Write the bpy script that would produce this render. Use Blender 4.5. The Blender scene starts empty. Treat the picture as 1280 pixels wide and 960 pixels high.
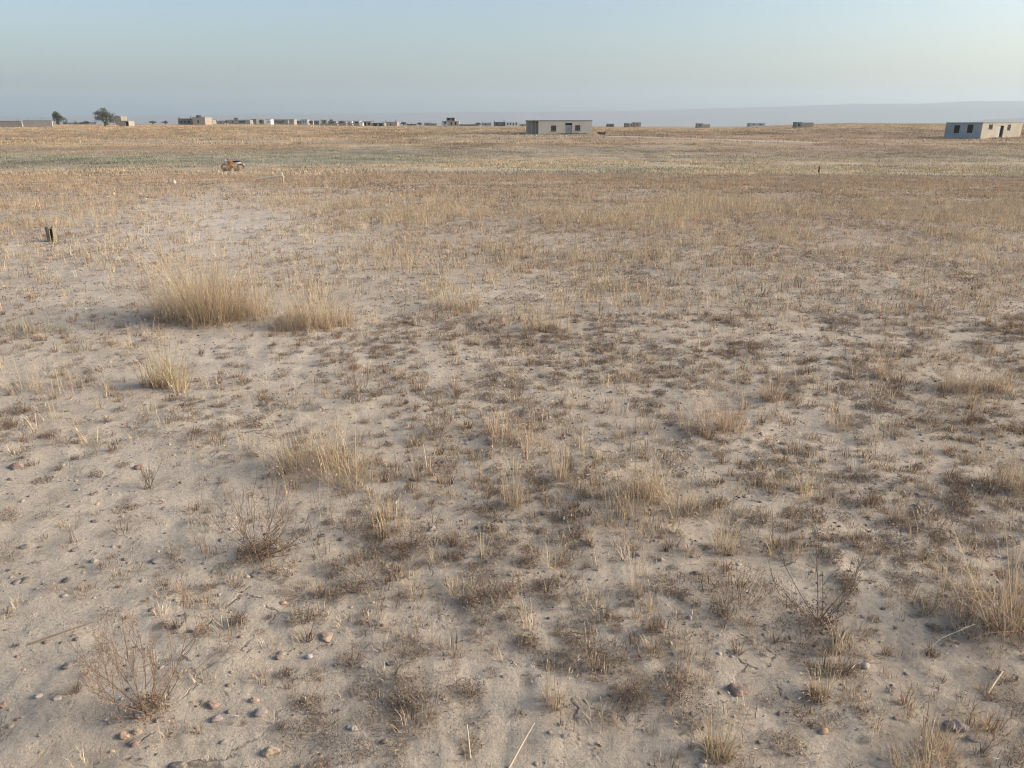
import bpy, math, random
import numpy as np
from mathutils import Vector, Matrix
PI = math.pi
rng = np.random.default_rng(7)
random.seed(7)
S = bpy.context.scene
C = S.collection

# ------------------------------------------------------------------ camera numbers
FPX, CX, CY = 961.0, 640.0, 480.0          # focal length in photo pixels, centre of the 1280x960 photo
EYE = 1.6
PITCH = math.atan((CY - 148.0) / FPX)
CP, SP = math.cos(PITCH), math.sin(PITCH)

# ------------------------------------------------------------------ noise
def _h(ix, iy, seed):
    n = (ix.astype(np.int64) * 374761393 + iy.astype(np.int64) * 668265263 + seed * 974634777) & 0xFFFFFFFF
    n = ((n ^ (n >> 13)) * 1274126177) & 0xFFFFFFFF
    n = n ^ (n >> 16)
    return (n & 0xFFFF) / 65535.0

def vnoise(x, y, seed=0):
    xf, yf = np.floor(x), np.floor(y)
    ix, iy = xf.astype(np.int64), yf.astype(np.int64)
    fx, fy = x - xf, y - yf
    fx = fx * fx * fx * (fx * (fx * 6 - 15) + 10); fy = fy * fy * fy * (fy * (fy * 6 - 15) + 10)
    a = _h(ix, iy, seed); b = _h(ix + 1, iy, seed); c = _h(ix, iy + 1, seed); d = _h(ix + 1, iy + 1, seed)
    return (a + (b - a) * fx) * (1 - fy) + (c + (d - c) * fx) * fy      # 0..1

def fbm(x, y, seed=0, oct=4, gain=0.5):
    s = 0; a = 1; t = 0
    for k in range(oct):
        s = s + a * vnoise(x + 17.3 * k, y - 9.1 * k, seed + k); t += a
        a *= gain; x = x * 2.03; y = y * 2.03
    return s / t

# ------------------------------------------------------------------ terrain
_PSX = np.array([-400, 0, 300, 500, 620, 850, 915, 1000, 1060, 1280, 1700], float)
_PSV = np.array([7, 7, 7, 8.8, 9, 11, 11, 7.2, 5.4, 6.0, 6.5], float)
_UK = np.log(np.array([1, 12, 20, 30, 45, 60, 90, 130, 170, 250, 350, 500, 700, 1500, 3000, 8000, 12000], float))
def _interpD(lu, ps):
    # depth below the eye at each knot; the far knots follow the skyline ps
    k = 1.0 / 1076.0
    cols = [1.6, 1.615, 1.8, 2.25, 3.0, 3.6, 46 * 90 * k, 29 * 130 * k, 19.5 * 170 * k]
    e = lambda off, u: (ps + off) * u * k
    full = [np.full_like(lu, c) for c in cols] + [e(3.6, 250), e(1.0, 350), e(0, 500), e(0.1, 700), e(2, 1500),
            np.maximum(e(-0.5, 3000), 6.2 * 3000 * k), np.full_like(lu, 5.8 * 8000 * k), np.full_like(lu, 5.0 * 12000 * k)]
    M = np.stack(full)
    i = np.clip(np.searchsorted(_UK, lu, side='right') - 1, 0, len(_UK) - 2)
    t = np.clip((lu - _UK[i]) / (_UK[i + 1] - _UK[i]), 0, 1)
    j = np.arange(len(lu))
    return M[i, j] * (1 - t) + M[i + 1, j] * t

def smooth(a, b, x):
    t = np.clip((x - a) / (b - a), 0, 1)
    return t * t * (3 - 2 * t)

def gz(x, y, micro=True):
    x = np.atleast_1d(np.asarray(x, float)); y = np.atleast_1d(np.asarray(y, float))
    u = np.sqrt(y * y + 0.3 * x * x) + 1e-6
    xp = 640 + 961 * x / (np.maximum(np.abs(y), 1e-3) * CP)
    xp = np.where(y > 0, np.clip(xp, -300, 1600), 640)
    ps = np.interp(xp, _PSX, _PSV)
    D = 0
    for m, w in ((-0.16, .2), (-0.08, .2), (0, .2), (0.08, .2), (0.16, .2)):
        D = D + w * _interpD(np.clip(np.log(u) + m, 0, 9.3), ps)
    z = EYE - D
    # gentle undulation that grows with distance
    z = z + (fbm(x / 3.1, y / 3.1, 11, 3) - .5) * 0.10 * smooth(2, 12, u)
    z = z + (fbm(x / 30., y / 30., 21, 2) - .5) * 0.25 * smooth(15, 90, u) * (1 - smooth(200, 500, u))
    if micro:
        f = 1 - smooth(14, 26, u)
        z = z + f * ((fbm(x / .55, y / .55, 31, 3) - .5) * 0.026 + (fbm(x / .11, y / .11, 41, 3) - .5) * 0.022)
    return z

def gz1(x, y, micro=True):
    return float(gz([x], [y], micro)[0])

def proj(x, y, z):
    dx, dy, dz = x, y, z - EYE
    d = dy * CP - dz * SP
    v = dy * SP + dz * CP
    return CX + FPX * dx / d, CY - FPX * v / d

def ray(px, py):
    a, b = (px - CX) / FPX, (CY - py) / FPX
    return np.array([a, CP + b * SP, -SP + b * CP])

def at(px, py):
    """the ground point seen at a pixel of the photograph"""
    d = ray(px, py)
    t0, t1 = 0.5, None
    t = 0.8
    while t < 1500:
        if EYE + t * d[2] < gz1(t * d[0], t * d[1]):
            t1 = t; break
        t0 = t; t *= 1.02
    if t1 is None: t1 = t0
    for _ in range(18):
        m = (t0 + t1) / 2
        if EYE + m * d[2] < gz1(m * d[0], m * d[1]): t1 = m
        else: t0 = m
    x, y = t1 * d[0], t1 * d[1]
    return x, y, gz1(x, y)

def col_x(px, Y):
    """world x of photo column px at forward distance Y near the horizon"""
    return (px - CX) / FPX * Y * CP

def mpp(Y):
    return (Y * CP + 1.0) / FPX

# ------------------------------------------------------------------ materials
def new_mat(name):
    m = bpy.data.materials.new(name); m.use_nodes = True
    nt = m.node_tree
    b = nt.nodes['Principled BSDF']
    b.inputs['Roughness'].default_value = .95
    b.inputs['Specular IOR Level'].default_value = .15
    return m, nt, b

def N(nt, t, **kw):
    n = nt.nodes.new(t)
    for k, v in kw.items(): setattr(n, k, v)
    return n

def noise_node(nt, scale, detail=6, rough=.6, coord=None):
    n = N(nt, 'ShaderNodeTexNoise'); n.inputs['Scale'].default_value = scale
    n.inputs['Detail'].default_value = detail; n.inputs['Roughness'].default_value = rough
    if coord is not None: nt.links.new(coord, n.inputs['Vector'])
    return n

def ramp(nt, src, stops):
    r = N(nt, 'ShaderNodeValToRGB')
    e = r.color_ramp.elements
    while len(e) < len(stops): e.new(.5)
    for i, (p, c) in enumerate(stops):
        e[i].position = p; e[i].color = (c, c, c, 1) if not hasattr(c, '__len__') else (*c, 1)
    nt.links.new(src, r.inputs[0])
    return r

def mix(nt, mode, fac, a, b):
    m = N(nt, 'ShaderNodeMix', data_type='RGBA', blend_type=mode)
    if hasattr(fac, 'links'): nt.links.new(fac, m.inputs[0])
    else: m.inputs[0].default_value = fac
    for s, v in ((6, a), (7, b)):
        if hasattr(v, 'links'): nt.links.new(v, m.inputs[s])
        else: m.inputs[s].default_value = (*v, 1)
    return m.outputs[2]

def plaster(name, col, scale=1.2, var=.35, rough=.95, bump=.3, metallic=0):
    m, nt, b = new_mat(name)
    tc = N(nt, 'ShaderNodeTexCoord')
    n1 = noise_node(nt, scale, 8, .65, tc.outputs['Object'])
    n2 = noise_node(nt, scale * 9, 5, .6, tc.outputs['Object'])
    r1 = ramp(nt, n1.outputs[0], [(.3, 1 - var), (.7, 1 + 0 * var)])
    r2 = ramp(nt, n2.outputs[0], [(.25, .82), (.75, 1)])
    c = mix(nt, 'MULTIPLY', 1, col, r1.outputs[0])
    c = mix(nt, 'MULTIPLY', 1, c, r2.outputs[0])
    nt.links.new(c, b.inputs['Base Color'])
    bp = N(nt, 'ShaderNodeBump'); bp.inputs['Strength'].default_value = bump; bp.inputs['Distance'].default_value = .02
    nt.links.new(n2.outputs[0], bp.inputs['Height']); nt.links.new(bp.outputs[0], b.inputs['Normal'])
    b.inputs['Roughness'].default_value = rough; b.inputs['Metallic'].default_value = metallic
    return m

def veg_mat(name, trans=.25):
    m, nt, b = new_mat(name)
    a = N(nt, 'ShaderNodeAttribute', attribute_name='tint')
    nt.links.new(a.outputs['Color'], b.inputs['Base Color'])
    b.inputs['Specular IOR Level'].default_value = .08
    tr = N(nt, 'ShaderNodeBsdfTranslucent'); nt.links.new(a.outputs['Color'], tr.inputs['Color'])
    mx = N(nt, 'ShaderNodeMixShader'); mx.inputs[0].default_value = trans
    nt.links.new(b.outputs[0], mx.inputs[1]); nt.links.new(tr.outputs[0], mx.inputs[2])
    nt.links.new(mx.outputs[0], nt.nodes['Material Output'].inputs['Surface'])
    return m

def stone_mat(name):
    m, nt, b = new_mat(name)
    a = N(nt, 'ShaderNodeAttribute', attribute_name='tint')
    tc = N(nt, 'ShaderNodeTexCoord')
    n1 = noise_node(nt, 60, 6, .65, tc.outputs['Object'])
    n2 = noise_node(nt, 260, 4, .6, tc.outputs['Object'])
    c = mix(nt, 'MULTIPLY', 1, a.outputs['Color'], ramp(nt, n1.outputs[0], [(.3, .68), (.7, 1.15)]).outputs[0])
    c = mix(nt, 'MIX', ramp(nt, n2.outputs[0], [(.48, 0), (.75, .55)]).outputs[0], c, (.36, .30, .245))
    nt.links.new(c, b.inputs['Base Color'])
    bp = N(nt, 'ShaderNodeBump'); bp.inputs['Strength'].default_value = .5; bp.inputs['Distance'].default_value = .003
    nt.links.new(n1.outputs[0], bp.inputs['Height']); nt.links.new(bp.outputs[0], b.inputs['Normal'])
    b.inputs['Roughness'].default_value = .85
    return m

def ground_mat():
    m, nt, b = new_mat('dry_soil')
    a = N(nt, 'ShaderNodeAttribute', attribute_name='tint')
    tc = N(nt, 'ShaderNodeTexCoord'); P = tc.outputs['Object']
    big = noise_node(nt, .9, 7, .62, P)
    med = noise_node(nt, 7, 8, .66, P)
    fin = noise_node(nt, 55, 8, .72, P)
    grit = noise_node(nt, 230, 4, .7, P)
    c = mix(nt, 'MULTIPLY', 1, a.outputs['Color'], ramp(nt, big.outputs[0], [(.3, (.84, .83, .82)), (.72, (1.08, 1.07, 1.06))]).outputs[0])
    c = mix(nt, 'MULTIPLY', 1, c, ramp(nt, med.outputs[0], [(.28, (.80, .785, .765)), (.5, (1, 1, 1)), (.75, (1.08, 1.09, 1.10))]).outputs[0])
    c = mix(nt, 'MULTIPLY', 1, c, ramp(nt, fin.outputs[0], [(.28, (.66, .63, .60)), (.47, (1, 1, 1)), (.8, (1.10, 1.10, 1.11))]).outputs[0])
    c = mix(nt, 'MULTIPLY', 1, c, ramp(nt, grit.outputs[0], [(.3, (.80, .79, .78)), (.5, (1, 1, 1)), (.75, (1.12, 1.12, 1.13))]).outputs[0])
    # drying cracks: jittered polygon edges, only in patches
    wob = noise_node(nt, 9, 4, .6, P)
    vadd = N(nt, 'ShaderNodeVectorMath', operation='MULTIPLY_ADD')
    nt.links.new(wob.outputs['Color'], vadd.inputs[0]); vadd.inputs[1].default_value = (.12, .12, 0); nt.links.new(P, vadd.inputs[2])
    vor = N(nt, 'ShaderNodeTexVoronoi', feature='DISTANCE_TO_EDGE'); vor.inputs['Scale'].default_value = 4.2
    nt.links.new(vadd.outputs[0], vor.inputs['Vector'])
    edge = ramp(nt, vor.outputs['Distance'], [(.0, 1), (.026, 0)])
    patch = ramp(nt, noise_node(nt, 1.6, 3, .5, P).outputs[0], [(.50, 0), (.60, 1)])
    brk = ramp(nt, noise_node(nt, 11, 3, .5, P).outputs[0], [(.46, 0), (.56, 1)])
    cr = N(nt, 'ShaderNodeMath', operation='MULTIPLY'); nt.links.new(edge.outputs[0], cr.inputs[0]); nt.links.new(patch.outputs[0], cr.inputs[1])
    cr2 = N(nt, 'ShaderNodeMath', operation='MULTIPLY'); nt.links.new(cr.outputs[0], cr2.inputs[0]); nt.links.new(brk.outputs[0], cr2.inputs[1])
    cm = N(nt, 'ShaderNodeMath', operation='MULTIPLY'); nt.links.new(cr2.outputs[0], cm.inputs[0]); cm.inputs[1].default_value = .75
    c = mix(nt, 'MIX', cm.outputs[0], c, (.13, .10, .08))
    nt.links.new(c, b.inputs['Base Color'])
    hsum = N(nt, 'ShaderNodeMath', operation='MULTIPLY_ADD')
    nt.links.new(fin.outputs[0], hsum.inputs[0]); hsum.inputs[1].default_value = .5; nt.links.new(med.outputs[0], hsum.inputs[2])
    h2 = N(nt, 'ShaderNodeMath', operation='MULTIPLY_ADD')
    nt.links.new(grit.outputs[0], h2.inputs[0]); h2.inputs[1].default_value = .16; nt.links.new(hsum.outputs[0], h2.inputs[2])
    h3 = N(nt, 'ShaderNodeMath', operation='MULTIPLY_ADD')
    nt.links.new(cr2.outputs[0], h3.inputs[0]); h3.inputs[1].default_value = -.35; nt.links.new(h2.outputs[0], h3.inputs[2])
    bp = N(nt, 'ShaderNodeBump'); bp.inputs['Strength'].default_value = .8; bp.inputs['Distance'].default_value = .03
    nt.links.new(h3.outputs[0], bp.inputs['Height']); nt.links.new(bp.outputs[0], b.inputs['Normal'])
    b.inputs['Roughness'].default_value = 1; b.inputs['Specular IOR Level'].default_value = .05
    return m

def flat(name, col, rough=.6, metallic=0, spec=.4):
    return plaster(name, col, 6, .15, rough, .05, metallic)

M_GROUND = ground_mat()
M_VEG = veg_mat('dry_vegetation')
M_STONE = stone_mat('pebble_stone')

# ------------------------------------------------------------------ mesh builders
def link(o, parent=None):
    C.objects.link(o)
    if parent is not None: o.parent = parent
    return o

def tag(o, label=None, cat=None, group=None, kind=None):
    if label: o['label'] = label
    if cat: o['category'] = cat
    if group: o['group'] = group
    if kind: o['kind'] = kind
    return o

def empty(name, loc, rz=0, label=None, cat=None, group=None):
    o = bpy.data.objects.new(name, None); o.location = loc; o.rotation_euler = (0, 0, rz)
    o.empty_display_size = .1
    link(o)
    return tag(o, label, cat, group)

def mk(name, v, f, tint=None, mat=None, parent=None, smooth_=False):
    """numpy mesh: v (n,3), f (m,3) or (m,4)"""
    me = bpy.data.meshes.new(name)
    v = np.ascontiguousarray(v, np.float32); f = np.ascontiguousarray(f, np.int32)
    k = f.shape[1]
    me.vertices.add(len(v)); me.vertices.foreach_set('co', v.ravel())
    me.loops.add(f.size); me.loops.foreach_set('vertex_index', f.ravel())
    me.polygons.add(len(f)); me.polygons.foreach_set('loop_start', np.arange(0, f.size, k, dtype=np.int32))
    if smooth_: me.polygons.foreach_set('use_smooth', np.ones(len(f), bool))
    me.update(calc_edges=True)
    if tint is not None:
        at_ = me.attributes.new('tint', 'FLOAT_COLOR', 'POINT')
        c = np.ones((len(v), 4), np.float32); c[:, :3] = np.clip(tint, .005, .9)
        at_.data.foreach_set('color', c.ravel())
    if mat is not None: me.materials.append(mat)
    return link(bpy.data.objects.new(name, me), parent)

class MB:
    """collects boxes, tubes and turned shapes for one part"""
    def __init__(s): s.v = []; s.f = []
    def add(s, vs, fs):
        n = len(s.v); s.v += [tuple(p) for p in vs]; s.f += [tuple(i + n for i in q) for q in fs]
    def box(s, x0, x1, y0, y1, z0, z1):
        s.add([(x0, y0, z0), (x1, y0, z0), (x1, y1, z0), (x0, y1, z0), (x0, y0, z1), (x1, y0, z1), (x1, y1, z1), (x0, y1, z1)],
              [(0, 3, 2, 1), (4, 5, 6, 7), (0, 1, 5, 4), (1, 2, 6, 5), (2, 3, 7, 6), (3, 0, 4, 7)])
        return s
    def tube(s, pts, rad, n=6):
        pts = [Vector(p) for p in pts]
        rr = rad if hasattr(rad, '__len__') else [rad] * len(pts)
        base = len(s.v); vs = []; fs = []
        for i, p in enumerate(pts):
            t = (pts[min(i + 1, len(pts) - 1)] - pts[max(i - 1, 0)]).normalized()
            a = Vector((0, 0, 1)) if abs(t.z) < .9 else Vector((1, 0, 0))
            u = t.cross(a).normalized(); w = t.cross(u)
            for k in range(n):
                q = 2 * PI * k / n
                vs.append(p + (u * math.cos(q) + w * math.sin(q)) * rr[i])
        for i in range(len(pts) - 1):
            for k in range(n):
                fs.append((i * n + k, i * n + (k + 1) % n, (i + 1) * n + (k + 1) % n, (i + 1) * n + k))
        fs.append(tuple(range(n))[::-1]); fs.append(tuple(range((len(pts) - 1) * n, len(pts) * n)))
        s.add(vs, fs); return s
    def ring(s, c, R, r, axis='y', n=24, m=8):
        vs = []; fs = []
        for i in range(n):
            a = 2 * PI * i / n
            for j in range(m):
                b = 2 * PI * j / m; q = R + r * math.cos(b); h = r * math.sin(b)
                vs.append((c[0] + q * math.cos(a), c[1] + h, c[2] + q * math.sin(a)))
        for i in range(n):
            for j in range(m):
                fs.append((i * m + j, ((i + 1) % n) * m + j, ((i + 1) % n) * m + (j + 1) % m, i * m + (j + 1) % m))
        s.add(vs, fs); return s
    def ell(s, c, r, n=12, m=8, rot=0):
        vs = []; fs = []
        for i in range(m + 1):
            p = PI * i / m
            for k in range(n):
                q = 2 * PI * k / n
                x, z = r[0] * math.sin(p) * math.cos(q), r[2] * math.cos(p)
                x, z = x * math.cos(rot) - z * math.sin(rot), x * math.sin(rot) + z * math.cos(rot)
                vs.append((c[0] + x, c[1] + r[1] * math.sin(p) * math.sin(q), c[2] + z))
        for i in range(m):
            for k in range(n):
                fs.append((i * n + k, (i + 1) * n + k, (i + 1) * n + (k + 1) % n, i * n + (k + 1) % n))
        s.add(vs, fs); return s
    def wall(s, W, H, T, ops=(), frame=None):
        """a wall of length W along x, its outer face at y=0, with openings (x0, w, z0, h)"""
        x = 0
        for (ox, ow, oz, oh) in sorted(ops):
            if ox > x: s.box(x, ox, 0, T, 0, H)
            if oz > 0: s.box(ox, ox + ow, 0, T, 0, oz)
            if oz + oh < H: s.box(ox, ox + ow, 0, T, oz + oh, H)
            x = ox + ow
        if x < W: s.box(x, W, 0, T, 0, H)
        return s
    def moved(s, Mx):
        o = MB(); o.v = [tuple(Mx @ Vector(p)) for p in s.v]; o.f = list(s.f); return o
    def join(s, o): s.add(o.v, o.f); return s
    def build(s, name, mat, parent=None, bevel=0, smooth_=False):
        me = bpy.data.meshes.new(name); me.from_pydata(s.v, [], s.f); me.update()
        if smooth_: me.polygons.foreach_set('use_smooth', np.ones(len(me.polygons), bool))
        me.materials.append(mat)
        o = link(bpy.data.objects.new(name, me), parent)
        if bevel:
            b = o.modifiers.new('bevel', 'BEVEL'); b.width = bevel; b.segments = 2; b.limit_method = 'ANGLE'
        return o

# ------------------------------------------------------------------ ground
TRACK = [at(px, py)[:2] for px, py in ((770, 170.5), (835, 172.5), (900, 174.5), (960, 176.5), (1015, 178))]
def seg_dist(x, y, pts):
    d = np.full(np.shape(x), 1e9)
    for (ax, ay), (bx, by) in zip(pts, pts[1:]):
        L = (bx - ax) ** 2 + (by - ay) ** 2
        t = np.clip(((x - ax) * (bx - ax) + (y - ay) * (by - ay)) / L, 0, 1)
        d = np.minimum(d, np.hypot(x - ax - t * (bx - ax), y - ay - t * (by - ay)))
    return d

# how thickly things grow: hand-read from the photograph, rows of photo height, columns of photo width
GX = np.array([-200, 0, 160, 320, 480, 640, 800, 960, 1120, 1280, 1480], float)
GY = np.array([205, 225, 258, 300, 340, 380, 430, 480, 540, 600, 660, 720, 780, 840, 900, 960, 1100], float)
STRAW = np.array([
 [8, 8, 8, 8, 8, 8, 8, 8, 8, 8, 8], [7, 7, 5, 4, 6, 5, 4, 4, 4, 4, 4], [5, 5, 2, .8, 6, 7, 8, 9, 9, 7, 7], [1.5, 1.2, 1, .5, 4, 5, 5, 5, 5, 5, 5],
 [1, 1, 2, 1.2, 4, 5, 4, 3, 3, 4, 4], [1, 1, 1.2, 1.2, 3, 5, 3, 3, 3, 3, 3], [1, 1, 1, .5, 2.5, 5, 2, 3, 4, 4, 4], [1.5, 1.5, .6, .5, 2.5, 4, 3, 4, 4, 4, 4],
 [1, 1, 1, 3, 2, 6, 5, 2, 3, 5, 5], [0, 0, 0, 2, 3, 5, 6, 2, 2, 5, 6], [0, 0, 0, 2, 3, 3, 4, 4, 3, 6, 6], [0, 0, .5, 1, 2, 3, 3, 3, 2, 6, 7],
 [0, 0, .5, .3, 1, 2, 3, 2, 2, 5, 6], [0, 0, .4, .3, 1, 2, 2, 2, 2, 3, 4], [0, 0, .3, .6, 1, 2, 2, 2, 2, 3, 3], [0, 0, .3, .6, 1, 2, 2, 2, 2, 2, 2], [0, 0, .3, .5, 1, 2, 2, 2, 2, 2, 2]], float)
BROWN = np.array([
 [5, 5, 5, 5, 5, 5, 5, 5, 5, 5, 5], [4, 4, 4, 4, 5, 5, 5, 5, 6, 6, 6], [4, 4, 2, 1.2, 5, 6, 6, 7, 7, 7, 7], [3, 3, 2.5, 1.2, 4, 6, 7, 8, 8, 8, 8],
 [3, 3, 3, 2, 4, 5, 7, 8, 8, 8, 8], [3, 3, 2, 2, 4, 5, 6, 8, 8, 8, 8], [2, 2, 1, 1, 4, 5, 5, 6, 7, 7, 7], [2, 2, 1, 2, 4, 4, 5, 6, 6, 6, 6],
 [2, 2, 2, 3, 3, 5, 5, 5, 5, 6, 6], [1, 1, 1, 4, 4, 4, 5, 5, 5, 6, 6], [1, 1, 1, 5, 6, 5, 5, 6, 6, 6, 6], [1, 1, 1, 2.5, 6, 5, 5, 7, 7, 6, 6],
 [1, 1, 1, 2, 6, 6, 6, 4, 6, 6, 6], [1, 1, 1, 2.5, 6, 5, 6, 4, 5, 5, 5], [1, 1, 1, 2, 4, 4, 5, 4, 5, 5, 5], [1, 1, 1.5, 2, 4, 4, 5, 4, 4, 4, 4], [1, 1, 1.5, 2, 4, 4, 4, 4, 4, 4, 4]], float)

def grid(G, px, py):
    px = np.clip(px, GX[0], GX[-1]); py = np.clip(py, GY[0], GY[-1])
    i = np.clip(np.searchsorted(GX, px, side='right') - 1, 0, len(GX) - 2); j = np.clip(np.searchsorted(GY, py, side='right') - 1, 0, len(GY) - 2)
    fx = (px - GX[i]) / (GX[i + 1] - GX[i]); fy = (py - GY[j]) / (GY[j + 1] - GY[j])
    return (G[j, i] * (1 - fx) + G[j, i + 1] * fx) * (1 - fy) + (G[j + 1, i] * (1 - fx) + G[j + 1, i + 1] * fx) * fy

def cover(G, x, y):
    """growth 0..9 at a ground point (outside the view: the nearest value)"""
    yy = np.maximum(y, .6)
    px, py = proj(x, yy, gz(x, yy, False))
    return grid(G, px, py)

SOIL = np.array([.535, .457, .365])
def ground_tint(x, y):
    u = np.sqrt(y * y + .3 * x * x)
    xp = np.where(y > 1, 640 + 961 * x / (np.maximum(y, 1) * CP), 640)
    n1 = fbm(x / 34, y / 34, 51, 4); n2 = fbm(x / 7, y / 7, 61, 4); n3 = fbm(x / 110, y / 60, 71, 3); n4 = fbm(x / 1.6, y / 1.6, 73, 3)
    lu = np.log(u + 1e-6) + (n1 - .5) * .35
    K = np.log(np.array([8, 16, 26, 42, 58, 68, 100, 118, 165, 210, 420, 900]))
    left = np.array([SOIL, [.49, .41, .325], [.44, .36, .275], [.37, .295, .215], [.36, .285, .20], [.265, .25, .185], [.29, .255, .185], [.36, .27, .18], [.37, .275, .18], [.43, .32, .20], [.42, .315, .205], [.33, .26, .2]])
    right = np.array([SOIL, [.46, .38, .30], [.38, .30, .22], [.305, .265, .215], [.40, .345, .235], [.39, .325, .235], [.31, .26, .20], [.34, .262, .18], [.355, .268, .18], [.40, .305, .195], [.39, .30, .20], [.33, .26, .2]])
    w = smooth(420, 640, xp)[:, None]
    l = np.stack([np.interp(lu, K, left[:, k]) for k in range(3)], 1); r = np.stack([np.interp(lu, K, right[:, k]) for k in range(3)], 1)
    c = l * (1 - w) + r * w
    far = smooth(14, 40, u)[:, None]
    c = c * (1 + far * ((n2 - .5)[:, None] * .75 + (n3 - .5)[:, None] * .6 + (n4 - .5)[:, None] * .6))
    # pale dusty streaks and reddish stubble in the far fields
    st = smooth(.58, .68, fbm(x / 45, y / 12, 81, 3)) * smooth(60, 110, u) * (1 - smooth(500, 800, u))
    c = c * (1 - .5 * st[:, None]) + np.array([.44, .365, .275]) * .5 * st[:, None]
    rd = smooth(.56, .68, fbm(x / 38, y / 20, 91, 3)) * smooth(60, 110, u) * (1 - smooth(500, 800, u))
    c = c * (1 - .4 * rd[:, None]) + np.array([.33, .215, .15]) * .4 * rd[:, None]
    d = seg_dist(x, y, TRACK); wob = (vnoise(x / 4, y / 4, 5) - .5) * 1.5
    tr = (1 - smooth(1.0, 2.4, d + wob))[:, None]
    c = c * (1 - tr) + np.array([.52, .45, .37]) * tr
    # the dusty hollow on the left and the bare ground below it are paler
    px, py = proj(x, np.maximum(y, .6), gz(x, y, False))
    hol = np.exp(-((px - 265) / 120) ** 2 - ((py - 290) / 48) ** 2) + .6 * np.exp(-((px - 330) / 130) ** 2 - ((py - 440) / 40) ** 2) + .45 * np.exp(-((px - 100) / 160) ** 2 - ((py - 340) / 40) ** 2)
    hol = np.clip(hol, 0, 1)[:, None] * (y > 1)[:, None]
    c = c * (1 - hol) + np.array([.61, .53, .44]) * hol
    pg = np.clip(np.exp(-((px - 918) / 55) ** 2 - ((py - 216) / 2.6) ** 2) + .55 * np.exp(-((px - 455) / 70) ** 2 - ((py - 182) / 1.6) ** 2), 0, 1)[:, None] * (y > 1)[:, None]
    c = c * (1 - pg) + np.array([.58, .50, .38]) * pg
    # under thick growth the near soil is darker with plant litter
    near = (1 - smooth(20, 40, u))
    br = cover(BROWN, x, y) * near
    cl = smooth(.45, .68, fbm(x / .16, y / .16, 101, 4, .65))
    c = c * (1 - .022 * (br * (.15 + cl))[:, None] * np.array([.8, .9, 1.0]))
    return c

def make_ground():
    front = np.deg2rad(np.concatenate([np.linspace(-42, 42, 461)]))
    back = np.deg2rad(np.linspace(42, 318, 70)[1:-1])
    az = np.concatenate([front, back]); na = len(az)
    r = np.exp(np.arange(math.log(.25), math.log(8600), .0115)); nr = len(r)
    A, R = np.meshgrid(az, r)
    x = (R * np.sin(A)).ravel(); y = (R * np.cos(A)).ravel()
    z = gz(x, y)
    v = np.stack([x, y, z], 1)
    i, j = np.meshgrid(np.arange(nr - 1), np.arange(na), indexing='ij')
    j2 = (j + 1) % na
    f = np.stack([i * na + j, i * na + j2, (i + 1) * na + j2, (i + 1) * na + j], -1).reshape(-1, 4)[:, ::-1]
    v = np.vstack([v, [[0, 0, gz1(0, 0.001)]]]); n0 = len(v) - 1
    fan = np.stack([np.full(na, n0), np.arange(na), (np.arange(na) + 1) % na, (np.arange(na) + 1) % na], 1)
    tint = ground_tint(v[:, 0], v[:, 1])
    me_f = np.vstack([f])
    o = mk('ground', v, me_f, tint, M_GROUND, None, True)
    tag(o, kind='structure')
    return o
make_ground()

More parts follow.
